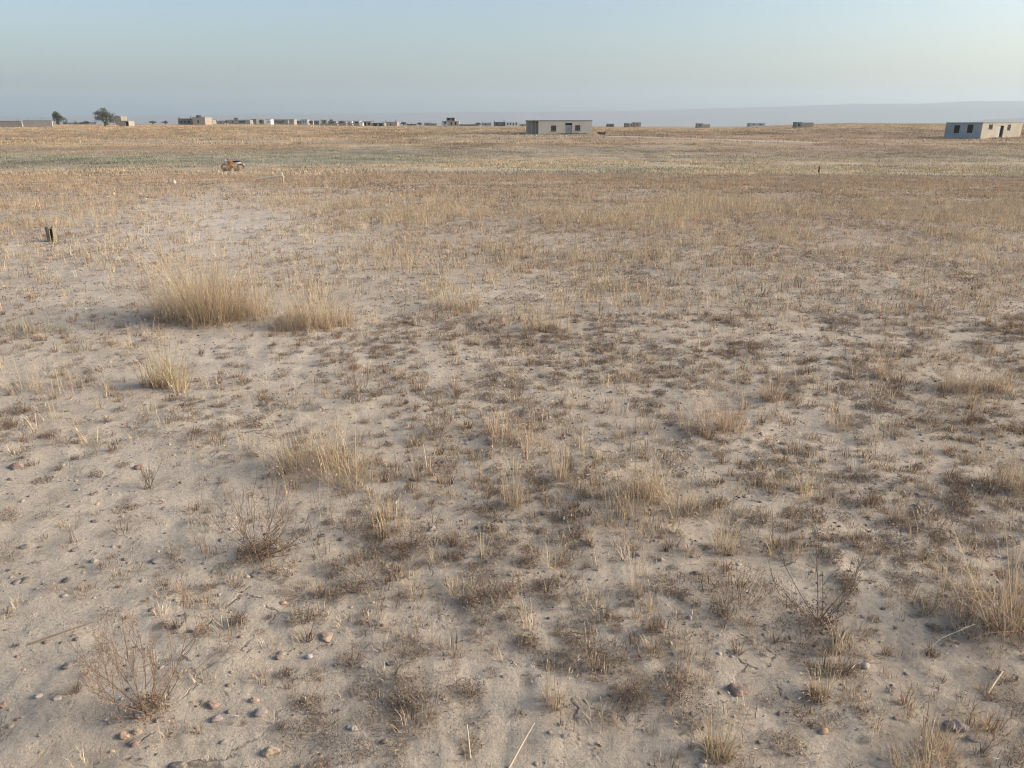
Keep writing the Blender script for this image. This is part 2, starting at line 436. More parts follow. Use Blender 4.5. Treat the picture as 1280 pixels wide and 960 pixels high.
# ------------------------------------------------------------------ plant shapes (numpy)
class PB:
    """collects blades, leaves, twigs and seed heads: triangles with a tint per vertex"""
    def __init__(s): s.v = []; s.f = []; s.c = []; s.n = 0
    def add(s, v, f, c):
        v = np.asarray(v, float); s.v.append(v); s.f.append(np.asarray(f, int) + s.n)
        c = np.asarray(c, float)
        s.c.append(np.tile(c, (len(v), 1)) if c.ndim == 1 else c); s.n += len(v)
    def blade(s, p, az, l0, l1, L, w, col, nseg=3, tip=None):
        """ribbon that starts leaning l0 from upright and ends leaning l1; returns its tip"""
        p = np.array(p, float); tw = az + rng.uniform(-1, 1)
        side = np.array([-math.sin(tw), math.cos(tw), 0]) * w / 2
        pts = []; q = p.copy()
        for i in range(nseg):
            e = l0 + (l1 - l0) * (i / max(nseg - 1, 1))
            ww = 1 - .75 * i / nseg
            pts += [q - side * ww, q + side * ww]
            q = q + np.array([math.sin(e) * math.cos(az), math.sin(e) * math.sin(az), math.cos(e)]) * L / nseg
        pts.append(q)
        f = []
        for i in range(nseg - 1):
            a = 2 * i
            f += [(a, a + 1, a + 3), (a, a + 3, a + 2)]
        f.append((2 * nseg - 2, 2 * nseg - 1, 2 * nseg))
        s.add(pts, f, col)
        return q
    def head(s, q, d, L, w, col):
        d = np.array(d, float); d /= np.linalg.norm(d) + 1e-9
        a = np.cross(d, [.3, .5, .8]); a /= np.linalg.norm(a) + 1e-9; b = np.cross(d, a)
        m = q + d * L * .4
        s.add([q, m + a * w / 2, m + b * w / 2, m - a * w / 2, m - b * w / 2, q + d * L],
              [(0, 2, 1), (0, 3, 2), (0, 4, 3), (0, 1, 4), (5, 1, 2), (5, 2, 3), (5, 3, 4), (5, 4, 1)], col)
    def leaf(s, p, L, w, col, up=.5):
        d = rng.normal(size=3); d[2] = abs(d[2]) * up; d /= np.linalg.norm(d)
        a = np.cross(d, rng.normal(size=3)); a /= np.linalg.norm(a) + 1e-9
        p = np.asarray(p, float)
        s.add([p, p + d * L * .5 + a * w / 2, p + d * L, p + d * L * .5 - a * w / 2], [(0, 1, 2), (0, 2, 3)], col)
    def tube(s, pts, r0, r1, col, n=4):
        pts = np.asarray(pts, float); m = len(pts); vs = []
        for i in range(m):
            t = pts[min(i + 1, m - 1)] - pts[max(i - 1, 0)]; t /= np.linalg.norm(t) + 1e-9
            a = np.cross(t, [.31, .9, .2]); a /= np.linalg.norm(a) + 1e-9; b = np.cross(t, a)
            r = r0 + (r1 - r0) * i / (m - 1)
            for k in range(n):
                q = 2 * PI * k / n; vs.append(pts[i] + (a * math.cos(q) + b * math.sin(q)) * r)
        f = []
        for i in range(m - 1):
            for k in range(n):
                A, B, D, E = i * n + k, i * n + (k + 1) % n, (i + 1) * n + (k + 1) % n, (i + 1) * n + k
                f += [(A, B, D), (A, D, E)]
        s.add(vs, f, col)
    def arr(s):
        return np.vstack(s.v), np.vstack(s.f), np.vstack(s.c)
    def build(s, name, parent=None, mat=None):
        v, f, c = s.arr()
        return mk(name, v, f, c, mat or M_VEG, parent)

STRAWC = np.array([.55, .43, .275]); PALE = np.array([.64, .54, .40]); PINK = np.array([.50, .35, .24])
BROWNC = np.array([.23, .15, .10]); GREYB = np.array([.36, .30, .24]); OLIVE = np.array([.27, .255, .175]); DARKB = np.array([.14, .105, .082])
def var(c, a=.15): return np.asarray(c) * (1 + rng.normal(0, a)) * (1 + rng.normal(0, .04, 3))
def disc(R):
    a = rng.uniform(0, 2 * PI); r = R * math.sqrt(rng.uniform()); return r * math.cos(a), r * math.sin(a)

def straw_near(nst, R, H, w=.0022, heads=.6, lean=.35, col=STRAWC, pb=None, basal=.6):
    pb = pb or PB()
    for _ in range(nst):
        x, y = disc(R); az = math.atan2(y, x) + rng.normal(0, .7)
        l0 = abs(rng.normal(0, lean * .6)); l1 = l0 + abs(rng.normal(.15, lean))
        h = H * rng.uniform(.45, 1.05); c = var(col if rng.uniform() < .62 else (PALE if rng.uniform() < .45 else PINK), .2)
        q = pb.blade((x, y, -.005), az, l0, l1, h, w * rng.uniform(.8, 1.4), c, 3)
        if rng.uniform() < heads:
            d = (math.sin(l1) * math.cos(az), math.sin(l1) * math.sin(az), math.cos(l1))
            pb.head(q - np.array(d) * .008, d, rng.uniform(.012, .026), rng.uniform(.003, .0055), var(PALE))
        if rng.uniform() < basal:
            pb.blade((x, y, -.004), rng.uniform(0, 2 * PI), rng.uniform(.3, 1.0), rng.uniform(1.0, 1.9), h * rng.uniform(.25, .6), w * 1.4, var(PINK if rng.uniform() < .5 else GREYB), 3)
    return pb

def mat_near(nl, R, H, col=BROWNC, pb=None, L=.0075, twigs=30, at0=(0, 0)):
    pb = pb or PB()
    for _ in range(nl):
        x, y = disc(R); k = max(0, 1 - (x * x + y * y) / (R * R))
        z = H * rng.uniform(0, 1) ** 1.3 * (k ** .6)
        rr = rng.uniform()
        c = var(col if rr < .6 else (DARKB if rr < .7 else (GREYB if rr < .88 else (PINK if rr < .96 else PALE))), .2)
        pb.leaf((x + at0[0], y + at0[1], z), L * rng.uniform(.6, 1.9), L * rng.uniform(.14, .42), c, .8)
    for _ in range(twigs):
        x, y = disc(R * .8); az = rng.uniform(0, 2 * PI)
        pb.blade((x + at0[0], y + at0[1], -.003), az, rng.uniform(.2, 1.2), rng.uniform(.7, 1.7), rng.uniform(.5, 1.1) * (R + H) * .6, .0018, var(col if rng.uniform() < .6 else GREYB, .25), 3)
    return pb

def scatter(tmpls, idx, x, y, sc, tintmul):
    """place template idx[i] at x,y with scale and a tint factor; returns arrays of one joined mesh"""
    V = []; F = []; T = []; n = 0
    z = gz(x, y)
    ang = rng.uniform(0, 2 * PI, len(x))
    for t, (v, f, c) in enumerate(tmpls):
        s = np.nonzero(idx == t)[0]
        if not len(s): continue
        ca, sa = np.cos(ang[s]) * sc[s], np.sin(ang[s]) * sc[s]
        vx = v[None, :, 0] * ca[:, None] - v[None, :, 1] * sa[:, None] + x[s, None]
        vy = v[None, :, 0] * sa[:, None] + v[None, :, 1] * ca[:, None] + y[s, None]
        vz = v[None, :, 2] * sc[s, None] + z[s, None]
        V.append(np.stack([vx, vy, vz], -1).reshape(-1, 3))
        F.append((f[None] + (np.arange(len(s)) * len(v))[:, None, None] + n).reshape(-1, 3))
        T.append((c[None] * tintmul[s, None, :]).reshape(-1, 3))
        n += len(s) * len(v)
    return np.vstack(V), np.vstack(F), np.vstack(T)

def joined(parts):
    V = []; F = []; T = []; n = 0
    for v, f, t in parts:
        V.append(v); F.append(f + n); T.append(t); n += len(v)
    return np.vstack(V), np.vstack(F), np.vstack(T)

T38, MARGIN = math.tan(math.radians(38)), 2.6
def wedge(n, r0, r1):
    """n points evenly over the ground of the view's wedge between two depths, with a margin on either side"""
    y = np.linspace(r0, r1, 400); cw = np.concatenate([[0], np.cumsum((y[1:] + y[:-1]) / 2 * T38 + MARGIN)])
    y = np.interp(rng.uniform(0, cw[-1], n), cw, y)
    return rng.uniform(-1, 1, n) * (y * T38 + MARGIN), y

def keep(G, x, y, gain, seed, sc=.5, lo=.42, hi=.62, base=.25):
    """thin points by the growth chart and by clumps"""
    g = cover(G, x, y) / 9.0
    cl = smooth(lo, hi, fbm(x / sc, y / sc, seed, 3))
    pr = np.clip(g * gain * (base + (1 - base) * cl * 1.6), 0, 1)
    return rng.uniform(0, 1, len(x)) < pr

def tints(n, a=.16, warm=.06):
    b = 1 + rng.normal(0, a, (n, 1)); h = rng.normal(0, warm, (n, 1))
    return np.clip(b * np.hstack([1 + h * .5, np.ones((n, 1)), 1 - h]), .5, 1.7)

LODS = ((.7, 6.5), (6.5, 18), (18, 46), (46, 150))
def area(r0, r1): return T38 * (r1 * r1 - r0 * r0) + 2 * MARGIN * (r1 - r0)

def lay(tm, r0, r1, dens, G, gain, seed, sc=(.6, 1.4), clump=.5, lo=.42, hi=.62, base=.25, tv=.16):
    n = int(area(r0, r1) * dens)
    x, y = wedge(n, r0, r1)
    k = keep(G, x, y, gain, seed, clump, lo, hi, base); x, y = x[k], y[k]
    n = len(x)
    return scatter(tm, rng.integers(0, len(tm), n), x, y, rng.uniform(sc[0], sc[1], n) ** 1.0, tints(n, tv))

# --- dry upright grass
t_near = [straw_near(int(rng.integers(4, 13)), rng.uniform(.015, .05), rng.uniform(.07, .17)).arr() for _ in range(14)]
t_mid = []
for _ in range(10):
    pb = PB()
    for _ in range(int(rng.integers(6, 12))):
        x, y = disc(.06); az = rng.uniform(0, 2 * PI); l = abs(rng.normal(0, .3))
        q = pb.blade((x, y, -.01), az, l, l + .3, rng.uniform(.07, .2), rng.uniform(.003, .006), var(STRAWC if rng.uniform() < .6 else (PALE if rng.uniform() < .5 else PINK)), 2)
        if rng.uniform() < .5: pb.head(q, (0, 0, 1), .022, .006, var(PALE * .9))
    t_mid.append(pb.arr())
t_far = []
for _ in range(10):
    pb = PB()
    for _ in range(int(rng.integers(7, 12))):
        x, y = disc(.14); az = rng.uniform(0, 2 * PI); l = abs(rng.normal(0, .25))
        pb.blade((x, y, -.02), az, l, l, rng.uniform(.07, .20), rng.uniform(.008, .018), var(STRAWC * .82 if rng.uniform() < .4 else (PINK * .85 if rng.uniform() < .7 else GREYB)), 1)
    t_far.append(pb.arr())
t_dist = []
for q in range(10):
    pb = PB()
    for _ in range(11):
        x, y = disc(.5); az = rng.uniform(0, 2 * PI); l = abs(rng.normal(0, .5))
        pb.blade((x, y, -.03), az, l, l, rng.uniform(.06, .20), rng.uniform(.05, .12), var(np.array([.45, .345, .235]) if q < 5 else (np.array([.36, .27, .17]) if q < 8 else np.array([.27, .235, .15])), .14), 1)
    t_dist.append(pb.arr())
grass = joined([
    lay(t_near, *LODS[0], 90, STRAW, 1.0, 201, (.5, 1.35), .35),
    lay(t_mid, *LODS[1], 80, STRAW, 1.1, 203, (.5, 1.4), .8, base=.1),
    lay(t_far, *LODS[2], 24, STRAW, 1.0, 205, (.5, 1.3), 1.8, base=.15),
])
def dist_grass(r0, r1, dens, sc):
    n = int(area(r0, r1) * dens)
    x, y = wedge(n, r0, r1)
    k = rng.uniform(0, 1, n) < np.clip(.12 + 1.2 * smooth(.38, .64, fbm(x / 7, y / 7, 301, 4, .6)), 0, 1)
    k &= seg_dist(x, y, TRACK) > 2.2
    x, y = x[k], y[k]; n = len(x)
    g = ground_tint(x, y) / np.array([.36, .275, .185])
    t = tints(n, .12) * np.clip(g, .5, 1.25)
    return scatter(t_dist, rng.integers(0, 10, n), x, y, rng.uniform(.5, 1.3, n) * sc, t)
grass = joined([grass, dist_grass(44, 120, 4.0, 1.0), dist_grass(115, 330, .55, 2.0)])
tag(mk('dry_grass', *grass, M_VEG), 'dry straw coloured grass stalks scattered over the plain', kind='stuff')

# --- brown low growth
b_near = [mat_near(int(rng.integers(70, 210)), rng.uniform(.025, .075), rng.uniform(.012, .035), BROWNC if rng.uniform() < .65 else GREYB * .8).arr() for _ in range(14)]
b_mid = [mat_near(int(rng.integers(18, 34)), rng.uniform(.05, .11), rng.uniform(.02, .05), BROWNC if rng.uniform() < .65 else GREYB * .8, L=.024, twigs=5).arr() for _ in range(12)]
b_far = [mat_near(14, rng.uniform(.12, .22), rng.uniform(.04, .09), BROWNC * 1.05 if rng.uniform() < .6 else OLIVE * .85, L=.06, twigs=0).arr() for _ in range(10)]
brown = joined([
    lay(b_near, *LODS[0], 240, BROWN, 1.2, 211, (.3, 1.25), .45, base=.18),
    lay(b_mid, *LODS[1], 110, BROWN, 1.25, 213, (.25, .9), .7, base=.35),
    lay(b_far, *LODS[2], 20, BROWN, 1.3, 215, (.3, 1.0), 1.6, base=.4),
])
tag(mk('dry_ground_cover', *brown, M_VEG), 'low brown withered ground cover growing in patches on the soil', kind='stuff')

# --- short bristly tufts, dead and half grey
def bristle(nb, R, Lm, w, nseg=2):
    pb = PB()
    pal = [PINK, GREYB, PALE * .9, BROWNC, STRAWC, BROWNC * .75]
    main = pal[rng.integers(0, len(pal))]
    for _ in range(nb):
        x, y = disc(R); az = math.atan2(y, x) + rng.normal(0, .6)
        pb.blade((x, y, -.004), az, abs(rng.normal(.3, .35)), abs(rng.normal(.9, .45)), Lm * rng.uniform(.4, 1.3), w * rng.uniform(.7, 1.4), var(main if rng.uniform() < .55 else pal[rng.integers(0, len(pal))], .18), nseg)
    return pb.arr()
c_near = [bristle(int(rng.integers(16, 44)), rng.uniform(.012, .04), rng.uniform(.03, .06), .002) for _ in range(16)]
c_mid = [bristle(int(rng.integers(10, 18)), rng.uniform(.03, .06), rng.uniform(.05, .09), .005, 1) for _ in range(12)]
ALL = (STRAW + BROWN) / 2 + .6
br = joined([lay(c_near, *LODS[0], 260, ALL, 1.15, 221, (.45, 1.4), .4, base=.2),
             lay(c_mid, *LODS[1], 120, ALL, 1.2, 223, (.45, 1.3), .7, base=.25)])
tag(mk('dry_stubble', *br, M_VEG), 'short bristly dead stubble between the taller grass stalks', kind='stuff')

# --- straw bits and crumbs lying on the soil
pbs = []
for _ in range(8):
    pb = PB(); L = rng.uniform(.02, .08)
    pb.blade((0, 0, .003), 0, PI / 2 - .12, PI / 2 + .08, L, .0022, var(PALE if rng.uniform() < .6 else GREYB), 2)
    pbs.append(pb.arr())
for _ in range(4):
    pb = PB()
    for _ in range(4): pb.leaf((*disc(.02), .003), .013, .006, var(BROWNC if rng.uniform() < .5 else GREYB), .15)
    pbs.append(pb.arr())
n = 36000
x, y = wedge(n, .7, 10)
k = rng.uniform(0, 1, n) < .25 + .08 * cover(BROWN, x, y); x, y = x[k], y[k]
tag(mk('straw_litter', *scatter(pbs, rng.integers(0, len(pbs), len(x)), x, y, rng.uniform(.5, 1.5, len(x)), tints(len(x), .2)), M_VEG), 'loose straw bits and withered leaves lying on the soil', kind='stuff')

# ------------------------------------------------------------------ stones
def ico(sub):
    t = (1 + 5 ** .5) / 2
    v = np.array([(-1, t, 0), (1, t, 0), (-1, -t, 0), (1, -t, 0), (0, -1, t), (0, 1, t), (0, -1, -t), (0, 1, -t), (t, 0, -1), (t, 0, 1), (-t, 0, -1), (-t, 0, 1)], float)
    f = [(0, 11, 5), (0, 5, 1), (0, 1, 7), (0, 7, 10), (0, 10, 11), (1, 5, 9), (5, 11, 4), (11, 10, 2), (10, 7, 6), (7, 1, 8), (3, 9, 4), (3, 4, 2), (3, 2, 6), (3, 6, 8), (3, 8, 9), (4, 9, 5), (2, 4, 11), (6, 2, 10), (8, 6, 7), (9, 8, 1)]
    v /= np.linalg.norm(v[0]); v = [tuple(p) for p in v]
    for _ in range(sub):
        mid = {}; nf = []
        def m(a, b):
            k = (min(a, b), max(a, b))
            if k not in mid:
                p = np.array(v[a]) + np.array(v[b]); p /= np.linalg.norm(p); v.append(tuple(p)); mid[k] = len(v) - 1
            return mid[k]
        for a, b, c in f:
            d, e, g = m(a, b), m(b, c), m(c, a); nf += [(a, d, g), (b, e, d), (c, g, e), (d, e, g)]
        f = nf
    return np.array(v), np.array(f)
ICO1, ICO3 = ico(1), ico(3)
def rock(base, rough, facets, seed):
    """an uneven stone of unit size: planes cut off a ball, then weathered"""
    r = np.random.default_rng(seed); v, f = base; v = v.copy()
    for _ in range(facets):
        d = r.normal(size=3); d /= np.linalg.norm(d); lim = r.uniform(.55, .88)
        k = v @ d; over = np.clip(k - lim, 0, None); v -= over[:, None] * d * .9
    n = (fbm(v[:, 0] * 2.2 + seed, v[:, 1] * 2.2 + v[:, 2] * 1.7, seed, 3) - .5)
    return v * (1 + rough * n[:, None]), f

STC = dict(soil=(.37, .305, .25), grey=(.25, .225, .205), dark=(.13, .112, .1), red=(.24, .155, .12), tan=(.40, .29, .195), pale=(.47, .41, .35), orange=(.42, .265, .16), purple=(.235, .195, .19))
gt = []
for s in range(10):
    v, f = rock(ICO1, .5, 6, 500 + s); v = v * np.array([1, rng.uniform(.6, .95), rng.uniform(.4, .7)]); v[:, 2] += .12
    gt.append((v, f, np.ones((len(v), 3))))
n = 66000
x, y = wedge(n, .7, 14)
r_ = np.hypot(x, y)
k = rng.uniform(0, 1, n) < np.clip(1.25 - r_ / 16, .15, 1) * (.3 + .9 * smooth(.42, .62, fbm(x / .8, y / .8, 411, 3)))
x, y = x[k], y[k]; n = len(x)
sz = np.clip(rng.lognormal(math.log(.0042), .55, n), .002, .017)
cols = np.array([STC[c] for c in rng.choice(['soil', 'soil', 'soil', 'soil', 'grey', 'dark', 'red', 'tan', 'pale', 'purple'], n)])
big_soil = (sz < .004)[:, None]
cols = np.where(big_soil, np.array(STC['soil']) * rng.uniform(.75, 1.15, (n, 1)), cols)
tag(mk('gravel', *scatter(gt, rng.integers(0, 10, n), x, y, sz, cols * tints(n, .12)), M_STONE), 'small mixed gravel and soil crumbs strewn over the bare ground', kind='stuff')

def stone(px, py, wpx, hpx, col, label, facets=8, rz=None, kind='stone', flatn=None, ident=[0]):
    ident[0] += 1
    x, y, z = at(px, py)
    m = math.hypot(y, EYE - z) / FPX * 1.02
    W = wpx * m / 2; H = hpx * m / 2
    v, f = rock(ICO3, .45, facets, 900 + ident[0]); W *= .8; H *= .84
    r = np.random.default_rng(ident[0]); 
    v = v * np.array([W, W * r.uniform(.62, .8), max(H * .8, W * .33)])
    a = rz if rz is not None else r.uniform(-.5, .5)
    v = np.stack([v[:, 0] * math.cos(a) - v[:, 1] * math.sin(a), v[:, 0] * math.sin(a) + v[:, 1] * math.cos(a), v[:, 2] + H * .16], 1)
    t = (np.array(STC[col]) * .72 + np.array(STC['soil']) * .34) * np.ones((len(v), 1))
    o = mk('stone', v, f, t, M_STONE, None, True); o.location = (x, y, z)
    tag(o, label, 'stone', 'stones lying on the bare ground')
    return o

stone(175, 896, 15, 17, 'purple', 'rounded grey purple stone at the foot of the bare twiggy shrub', 4)
stone(154, 921, 17, 15, 'orange', 'orange tan rounded pebble below the twiggy shrub beside a paler one', 3)
stone(171, 915, 16, 12, 'tan', 'tan pebble touching the grey purple stone below the twiggy shrub', 4)
stone(167, 930, 18, 10, 'red', 'flat pinkish pebble half buried under the orange tan pebble', 6)
stone(140, 940, 8, 8, 'tan', 'tiny tan pebble alone below the pebble cluster', 3)
stone(265, 882, 20, 15, 'red', 'dark red rounded stone to the right of the twiggy shrub', 4)
stone(270, 900, 18, 13, 'purple', 'dull mauve stone just below the dark red rounded stone', 6)
stone(325, 892, 22, 14, 'purple', 'mauve grey pebble in the small group right of the red stone', 5)
stone(318, 876, 14, 9, 'tan', 'small tan pebble above the mauve grey pebble', 5)
stone(380, 878, 11, 20, 'tan', 'pale upright elongated stone left of the dark withered patch', 5)
stone(337, 940, 26, 20, 'tan', 'yellowish angular slab of stone beside straw at the bottom edge', 10)
stone(87, 833, 20, 11, 'dark', 'dark grey oval stone left of the twiggy shrub', 4)
stone(31, 726, 20, 8, 'dark', 'dark flat oval stone on the bare soil near the left edge', 3)
stone(30, 684, 16, 10, 'dark', 'dark grey leaning stone above the flat oval one near the left edge', 6)
stone(174, 585, 18, 10, 'red', 'dark red stone on the bare soil beside a tiny grey sprig', 5)
stone(21, 584, 22, 14, 'red', 'large reddish brown stone at the left edge', 8)
stone(4, 882, 14, 12, 'red', 'reddish stone cut by the left edge of the view', 6)
stone(922, 864, 32, 24, 'red', 'rusty red and orange stone on cracked soil', 9)
stone(1081, 834, 15, 15, 'pale', 'pale cream cube shaped stone near a short grass tuft', 7)
stone(1196, 908, 34, 22, 'purple', 'wedge shaped purple grey stone tilted beside the straw tuft', 9)
stone(877, 958, 16, 12, 'pale', 'pale round stone beside yellow grass at the bottom edge', 4)
stone(408, 797, 28, 11, 'tan', 'tan flat stone with a dark underside in the centre left', 8)
stone(540, 662, 14, 10, 'pale', 'pale grey stone right of a dark brown cushion plant', 5)
stone(348, 822, 14, 9, 'red', 'small brick red stone left of centre near a curled leaf', 5)
stone(455, 778, 16, 11, 'red', 'pinkish stone in a low brown plant', 6)
stone(1215, 925, 18, 10, 'grey', 'dull grey stone below the purple wedge', 6)
stone(443, 912, 11, 11, 'pale', 'whitish chip of stone below the dark withered patch', 9)
stone(480, 928, 13, 14, 'dark', 'dark pointed stone standing near the bottom edge', 9)
stone(196, 702, 20, 10, 'grey', 'grey half sunk stone on bare soil above the twiggy shrub', 4)
stone(118, 702, 14, 9, 'soil', 'sand coloured flat pebble on the bare soil left of the grey one', 4)
stone(343, 684, 16, 9, 'pale', 'pale pebble at the right foot of the sprawling dead bush', 4)
stone(1164, 782, 16, 9, 'grey', 'greyish stone with pale chips under dry leaves on the right', 7)
stone(92, 688, 10, 7, 'dark', 'little dark pebble between grey and sand coloured pebbles', 4)
stone(155, 700, 10, 6, 'dark', 'little blackish flat pebble left of the half sunk grey stone', 4)
stone(13, 600, 10, 7, 'dark', 'blackish pebble under the large reddish brown stone', 4)
stone(118, 652, 12, 6, 'dark', 'dark splinter of stone lying below a red pebble', 8)
stone(117, 618, 11, 5, 'red', 'thin reddish chip on open bare soil at left', 8)
stone(88, 633, 10, 5, 'red', 'small reddish chip lower left of the thin chip', 8)
stone(222, 958, 26, 14, 'dark', 'dark grey stone cut by the bottom edge', 8)
stone(160, 773, 10, 8, 'red', 'small round rusty pebble above the twiggy shrub', 4)
stone(72, 873, 14, 8, 'pale', 'pale half buried pebble lower left', 6)
stone(48, 870, 14, 8, 'pale', 'pale thin pebble left of the half buried one', 6)
stone(215, 230, 17, 14, 'pale', 'pale angular block of stone standing where the pale soil meets the grass', 12)
stone(800, 229.5, 13, 3.5, 'pale', 'white flat piece of rubble lying in the mid field', 10)

# ------------------------------------------------------------------ single plants
def px2m(px, py):
    x, y, z = at(px, py)
    return (x, y, z), (y * CP + (EYE - z) * SP) / FPX

def tuft(px, py, wpx, hpx, label, stems=60, col=STRAWC, heads=.3, lean=.45, brown=0, name='grass_tuft', cat='dry grass', group='larger tufts of dry grass', wmul=1.0, clusters=1):
    loc, m = px2m(px, py)
    W, H = wpx * m, hpx * m * (1.2 if lean >= .4 else 1.08)
    root = empty(name, loc, 0, label, cat, group)
    w = max(.0022, .45 * m) * wmul
    pb = PB()
    for k in range(clusters):
        cx, cy = (0, 0) if clusters == 1 else ((k / (clusters - 1) - .5) * W * .62 + rng.normal(0, W * .05), rng.normal(0, W * .16))
        hh = H * (1 - .45 * abs(2 * k / max(clusters - 1, 1) - 1) ** 1.5) * rng.uniform(.8, 1.05) if clusters > 1 else H
        q = straw_near(max(4, stems // clusters), W * .26 / (1 if clusters == 1 else 1.3), hh * 1.05, w * .85, heads, lean * 1.25, col, basal=.9)
        v, f, c = q.arr()
        dz = gz1(loc[0] + cx, loc[1] + cy) - loc[2]
        pb.add(v + np.array([cx, cy, dz]), f, c)
    pb.build('foliage', root)
    if brown:
        for _ in range(1):
            mat_near(brown, W * .42, H * .22, BROWNC, L=max(.008, 1.8 * m), twigs=brown // 6).build('withered_foliage', root)
    return root

tuft(264, 400, 140, 138, 'largest straw coloured grass clump on the pale soil', 1300, lean=.7, brown=160, col=np.array([.56, .44, .28]), clusters=10, heads=.15)
tuft(393, 408, 95, 72, 'bushy straw clump just right of the largest clump', 560, lean=.5, brown=100, clusters=7, heads=.15)
tuft(206, 482, 58, 88, 'yellowish narrow grass clump below the largest clump', 300, col=np.array([.45, .36, .19]), brown=60, clusters=4)
tuft(408, 583, 140, 88, 'sprawling straw tuft with long bent stalks left of centre', 480, lean=.6, brown=160, clusters=6, heads=.15)
tuft(640, 558, 90, 66, 'pinkish straw tuft in the centre of the field', 200, col=PINK * 1.1, brown=120, clusters=4, heads=.5)
tuft(890, 532, 88, 72, 'reddish straw tuft right of centre with a dark base', 220, col=PINK * 1.1, brown=140, clusters=4)
tuft(805, 628, 125, 84, 'broad yellowish tuft of seeding grass right of the pinkish tuft', 380, heads=.8, clusters=6, brown=60)
tuft(1212, 488, 95, 66, 'golden spreading tuft by the right side of the field', 260, brown=140, clusters=5)
tuft(1270, 785, 150, 190, 'tallest golden grass clump at the right edge', 210, lean=.6, brown=300, clusters=7, heads=.35)
tuft(1278, 615, 70, 80, 'golden grass clump at the right edge above the tallest one', 200, lean=.4, brown=60, clusters=3)
tuft(1166, 962, 110, 72, 'dense straw tuft cut by the bottom edge at right', 200, lean=.5, brown=120, clusters=4, heads=.1)
tuft(711, 416, 14, 52, 'thin bundle of tall upright straws standing alone', 12, lean=.1, heads=.6)
tuft(676, 412, 58, 44, 'pale tuft beside the thin bundle of tall straws', 160, brown=60, clusters=3)
tuft(642, 632, 44, 70, 'upright seeding grass below the pinkish tuft', 60, heads=.9, lean=.2, brown=60)
tuft(700, 600, 44, 62, 'pale seeding grass between the pinkish and yellowish tufts', 60, heads=.9, lean=.2, brown=30)
tuft(570, 384, 60, 50, 'slanting straw tuft at the end of the pale bare strip', 160, brown=100, clusters=3)
tuft(44, 414, 80, 34, 'low greyish green and straw tuft near the left edge', 160, col=OLIVE * 1.5, lean=.6, brown=120, clusters=4, heads=0)
tuft(48, 492, 90, 62, 'loose thin pale stalks below the greyish tuft at left', 90, heads=.5, brown=60, clusters=4)
tuft(897, 945, 60, 66, 'yellow green grass tuft at the bottom beside a pale round stone', 80, col=np.array([.40, .34, .18]), lean=.35, brown=120)
tuft(1025, 872, 54, 40, 'short dense straw tuft left of the cream stone', 70, lean=.4, brown=80)
tuft(852, 850, 40, 92, 'tall thin reddish stalks rising from a dark cushion', 16, col=PINK, lean=.12, heads=.7, brown=90)
tuft(690, 880, 56, 66, 'slender straw tuft near the bottom centre', 46, heads=.5, lean=.3, brown=60)
tuft(1106, 472, 46, 58, 'narrow upright grass left of the golden spreading tuft', 60, col=PINK * 1.1, heads=.3, lean=.25, brown=40)
tuft(965, 500, 44, 50, 'reddish upright tuft right of the reddish straw tuft', 80, col=PINK, brown=60)
tuft(1050, 535, 56, 44, 'scattered pale stalks between two reddish tufts at right', 60, heads=.5, lean=.5, brown=60)
tuft(1045, 815, 34, 66, 'pale yellow stalks in front of the bare branching shrub', 24, col=PALE, lean=.35, heads=.2)
tuft(660, 785, 26, 60, 'pair of pale grass stalks left of bottom centre cracks', 12, col=PALE, heads=.4, lean=.15)
tuft(795, 745, 30, 80, 'reddish slender seeding stalks above the dark cushion', 18, col=PINK, heads=.7, lean=.2)
tuft(905, 690, 50, 70, 'straw stalks left of the dark matted bush', 50, heads=.5, lean=.3, brown=30)
tuft(522, 600, 24, 52, 'three pale stalks beside a brown leafy plant', 14, heads=.5, lean=.25, brown=30)
tuft(880, 260, 180, 26, 'long band of golden grass across the mid field', 600, lean=.2, heads=.2, clusters=12)
tuft(1165, 390, 60, 40, 'sparse tall grey straws at right mid field', 40, heads=.3, lean=.3, col=GREYB * 1.3, clusters=3)

def cushion(px, py, wpx, hpx, label, n=500, col=BROWNC, name='withered_plant', cat='dry plant', leafm=1.0, twigs=60):
    loc, m = px2m(px, py)
    root = empty(name, loc, 0, label, cat, 'withered low plants')
    mat_near(int(n * 1.5), wpx * m / 2, hpx * m * 1.0, col, L=max(.0075, 1.3 * m) * leafm, twigs=0).build('foliage', root)
    pb = PB()
    for _ in range(twigs):
        x, y = disc(wpx * m * .3); az = math.atan2(y, x) + rng.normal(0, .6)
        pb.blade((x * .6, y * .6, -.004), az, rng.uniform(.1, .9), rng.uniform(.5, 1.5), rng.uniform(.6, 1.2) * hpx * m, max(.0018, .35 * m), var(GREYB if rng.uniform() < .5 else BROWNC, .2), 3)
    pb.build('stem', root)
    return root

cushion(510, 684, 62, 34, 'dark brown round cushion plant left of a pale grey stone', 520)
cushion(457, 718, 84, 30, 'pale and brown cushion of curled leaves below left of the dark one', 600, GREYB)
cushion(607, 748, 76, 34, 'tangled greyish brown cushion near the centre bottom', 700, GREYB * .85)
cushion(538, 882, 120, 40, 'widest dark withered patch lower centre', 900, BROWNC * .8, leafm=.9)
cushion(748, 828, 84, 28, 'dark oblong mat right of lower centre', 600, DARKB * 1.3)
cushion(846, 872, 78, 40, 'dark bushy cushion carrying tall reddish stalks', 600, BROWNC * .8)
cushion(925, 752, 130, 50, 'dark matted dead bush right of centre', 1100, BROWNC * .85)
cushion(785, 872, 50, 24, 'small dark cushion between the oblong mat and bushy cushion', 300)
cushion(547, 542, 62, 34, 'grey green shrublet with whitish flecks left of the pinkish tuft', 520, OLIVE * 1.1, twigs=90)
